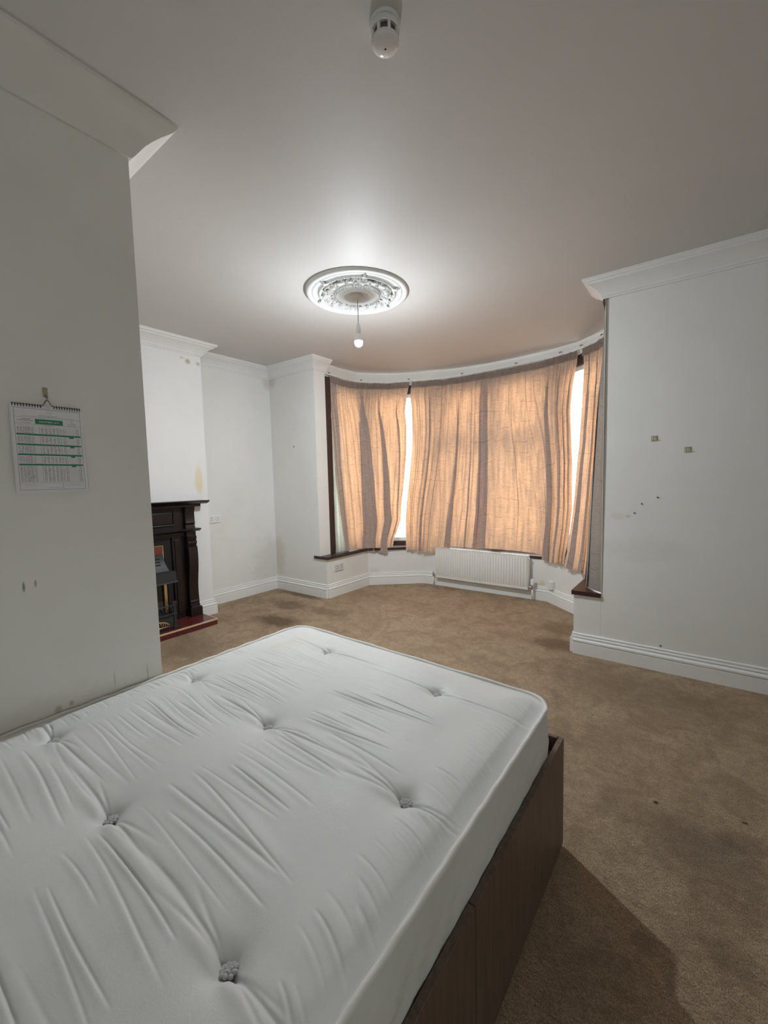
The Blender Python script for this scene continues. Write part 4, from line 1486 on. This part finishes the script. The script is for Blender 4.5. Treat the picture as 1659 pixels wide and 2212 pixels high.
for lb, x, z in (('dark wall pin, lowest of three on the right front wall', -.383, 1.124), ('dark wall pin, middle of three on the right front wall', -.339, 1.191),
                 ('dark wall pin, highest of three on the right front wall', -.245, 1.238)):
    tag(obj('wall_pin', lathe(nb(), [(0, .006), (.0042, .005), (.005, .001), (.0045, 0), (0, 0)], 10), M['wire'], smooth=True), lb, 'pin', 'pins in the right front wall')
    o = bpy.context.scene.collection.objects[-1]
    o.location = (x, YFR, z)
    o.rotation_euler = (H90, 0, 0)

# ------------------------------------------------------------------ calendar
CW, CH = 0.203, 0.300
cal = thing('wall_calendar', 'spiral bound timetable calendar with a green title box on the near wall', 'calendar', (XN, 0.463, 1.686), H90)


def bend(x, z):
    """distance of the sheet from the wall (x across, z down from 0 to -CH)"""
    t = -z / CH
    s = x / CW + .5
    return 0.006 + 0.010 * t ** 2.2 * (0.35 + 0.65 * s) + 0.004 * math.sin(math.pi * t) * (1 - s)


def sheet(name, mt, ofs, wd, ht, parent, x0=0.0):
    nx, nz = 10, 18
    bm = nb()
    fr, bk = [], []
    for j in range(nz + 1):
        z = -ht * j / nz
        fr.append([bm.verts.new((x0 - wd / 2 + wd * i / nx, -(bend(x0 - wd / 2 + wd * i / nx, z) + ofs), z)) for i in range(nx + 1)])
        bk.append([bm.verts.new((x0 - wd / 2 + wd * i / nx, -(bend(x0 - wd / 2 + wd * i / nx, z) + ofs - .0006), z)) for i in range(nx + 1)])
    for g_, fl in ((fr, False), (bk, True)):
        for j in range(nz):
            for i in range(nx):
                f = (g_[j][i], g_[j + 1][i], g_[j + 1][i + 1], g_[j][i + 1])
                bm.faces.new(f[::-1] if fl else f)
    for j in range(nz):
        bm.faces.new((fr[j][0], bk[j][0], bk[j + 1][0], fr[j + 1][0]))
        bm.faces.new((fr[j][nx], fr[j + 1][nx], bk[j + 1][nx], bk[j][nx]))
    for i in range(nx):
        bm.faces.new((fr[0][i], fr[0][i + 1], bk[0][i + 1], bk[0][i]))
        bm.faces.new((fr[nz][i], bk[nz][i], bk[nz][i + 1], fr[nz][i + 1]))
    return obj(name, bm, mt, parent, smooth=False)


sheet('backing_page', M['paper'], -.003, CW, CH, cal, -.002)
sheet('middle_page', M['paper'], -.0015, CW, CH - .001, cal, -.001)
page = sheet('top_page', M['paper'], 0, CW - .002, CH - .003, cal, 0.0005)


def quad(bm, x0, x1, z0, z1, lift=.0005):
    n = max(1, int((x1 - x0) / .03))
    m_ = max(1, int((z1 - z0) / .02))
    g_ = [[bm.verts.new((x0 + (x1 - x0) * i / n, -(bend(x0 + (x1 - x0) * i / n, z0 + (z1 - z0) * j / m_) + lift), z0 + (z1 - z0) * j / m_)) for i in range(n + 1)] for j in range(m_ + 1)]
    for j in range(m_):
        for i in range(n):
            bm.faces.new((g_[j][i], g_[j][i + 1], g_[j + 1][i + 1], g_[j + 1][i]))


def words(bm, txt, x, z, size, align='CENTER', lift=.0007):
    cu = bpy.data.curves.new('t', 'FONT')
    cu.body = txt
    cu.size = size
    cu.align_x = align
    cu.resolution_u = 2
    ob = bpy.data.objects.new('t', cu)
    COL.objects.link(ob)
    dg = bpy.context.evaluated_depsgraph_get()
    me = bpy.data.meshes.new_from_object(ob.evaluated_get(dg))
    base = len(bm.verts)
    vv = [bm.verts.new((x + v.co.x, -(bend(x + v.co.x, z + v.co.y) + lift), z + v.co.y)) for v in me.vertices]
    for p in me.polygons:
        try:
            bm.faces.new([vv[i] for i in p.vertices])
        except ValueError:
            pass
    bpy.data.objects.remove(ob)
    bpy.data.curves.remove(cu)
    bpy.data.meshes.remove(me)


hw = CW / 2 - .009
# frame lines of the page
bm = nb()
for x in (-hw, hw):
    quad(bm, x - .0005, x + .0005, -CH + .012, -.012)
for z in (-.012, -CH + .012):
    quad(bm, -hw, hw, z - .0005, z + .0005)
for z in (-.042, -.064, -.276 + .012):
    quad(bm, -hw, hw, z - .0003, z + .0003)
T0, T1 = -.072, -.262
for x in (-.058, -.045, -.028, .046, .078):
    quad(bm, x - .0004, x + .0004, T1, T0)
quad(bm, .026, .0268, -.284, -.266)
o = obj('frame_lines', bm, M['ink'], page)
o['kind'] = 'stuff'
# green title box and week bands
gbm = nb()
quad(gbm, -.038, .040, -.063, -.046)
obj('title_box', gbm, M['green'], page)
for z in (-.100, -.134, -.168, -.202):
    gbm = nb()
    quad(gbm, -hw + .002, hw - .002, z - .0028, z + .0028, .0006)
    quad(gbm, .056, .069, z - .0075, z - .0028, .0006)
    obj('week_band', gbm, M['green'], page)
wbm = nb()
words(wbm, 'DECEMBER 2019', .001, -.0575, .0078, lift=.0010)
obj('title_lettering', wbm, M['paper'], page)
# emblem
bm = nb()
lathe(bm, [(.0062, 0), (.0068, 0)], 20)
bmesh.ops.rotate(bm, verts=bm.verts, cent=(0, 0, 0), matrix=Matrix.Rotation(H90, 3, 'X'))
bmesh.ops.translate(bm, verts=bm.verts, vec=(.004, -bend(.004, -.024) - .0007, -.0235))
words(bm, 'CB', .004, -.0262, .0066)
obj('emblem', bm, M['ink_pale'], page)
# small print: rows of short strokes as dense as the printed table
rp = random.Random(99)
bm, bp, br = nb(), nb(), nb()


def scribble(b, x0, x1, z, h):
    x = x0
    while x < x1:
        w = rp.uniform(.0012, .0034)
        quad(b, x, min(x + w, x1), z, z + h * rp.uniform(.6, 1.0))
        x += w + rp.uniform(.0006, .0014)


scribble(bm, -.026, .026, -.0345, .0016)
scribble(bm, -.072, .075, -.0385, .0014)
scribble(bm, -.074, -.050, -.050, .003)
scribble(bm, -.086, -.042, -.0545, .0022)
scribble(bm, -.074, -.052, -.0615, .0018)
scribble(bm, .062, .070, -.050, .0022)
scribble(bm, .054, .078, -.0565, .0022)
scribble(bm, .054, .078, -.0625, .0018)
scribble(br, -.020, .012, -.0685, .0022)
scribble(bp, -.088, -.030, -.0695, .0016)
scribble(bp, .05, .085, -.0690, .0016)
scribble(bm, -.016, .024, -.2825, .0014)
scribble(bp, -.088, -.05, -.270, .0014)
for z in (-.272, -.275):
    scribble(bp, .030, .086, z, .0012)
scribble(bp, -.076, -.04, -.2745, .0014)
cols_ = [(-.088, -.082), (-.080, -.074), (-.072, -.060), (-.057, -.052), (-.050, -.047), (-.024, -.017), (-.013, -.006), (-.002, .005), (.009, .016), (.020, .027), (.030, .034), (.038, .043),
         (.080, .086)]
row_z = []
z = T0 - .004
while z > T1 + .002:
    if not any(abs(z - q) < .0055 for q in (-.100, -.134, -.168, -.202)):
        row_z.append(z)
    z -= .00455
for i, z in enumerate(row_z):
    for j, (a, b) in enumerate(cols_):
        scribble(br if (j in (3,) and i % 5 == 2) or (j == 2 and i % 7 == 3) else bm, a, b, z - .0015, .0026)
    quad(bp, -.043, -.030, z - .0022, z - .0019)
    quad(bp, .048, .077, z - .0022, z - .0019)
for x in (.053, .058, .063, .068, .073):
    quad(bp, x, x + .0004, T1, T0)
for nm, b, mt in (('printed_figures', bm, M['ink']), ('printed_rules', bp, M['ink_pale']), ('red_figures', br, M['ink_red'])):
    o = obj(nm, b, mt, page)
    o['kind'] = 'stuff'
# spiral binding and hanger
bm = nb()
for k in range(26):
    x = -.094 + k * .00753
    if abs(x) < .013:
        continue
    tube(bm, [(x + dx, -(.006 + .0045 * math.cos(a)), -.0015 + .0048 * math.sin(a)) for dx in (-.0009, .0009) for a in ([2 * math.pi * i / 8 for i in range(9)] if dx < 0 else [])], 0.0013, 5)
o = obj('spiral_binding', bm, M['wire'], cal, smooth=True)
o['kind'] = 'stuff'
obj('hanger_wire', tube(nb(), [(-.095, -.0055, .001), (-.013, -.0055, .001), (-.004, -.0065, .019), (0, -.0075, .023), (.004, -.0065, .019), (.013, -.0055, .001), (.095, -.0055, .001)], 0.0011, 6), M['wire'], cal, smooth=True)
bm = nb()
lathe(bm, [(0, 0), (.0085, 0), (.0085, .001), (0, .001)], 18)
bmesh.ops.rotate(bm, verts=bm.verts, cent=(0, 0, 0), matrix=Matrix.Rotation(H90, 3, 'X'))
bmesh.ops.translate(bm, verts=bm.verts, vec=(.001, -.0085, .002))
obj('thumb_tab', bm, simple('pinkish_tab', (0.66, 0.60, 0.60), .5), cal)

bpy.context.view_layer.update()
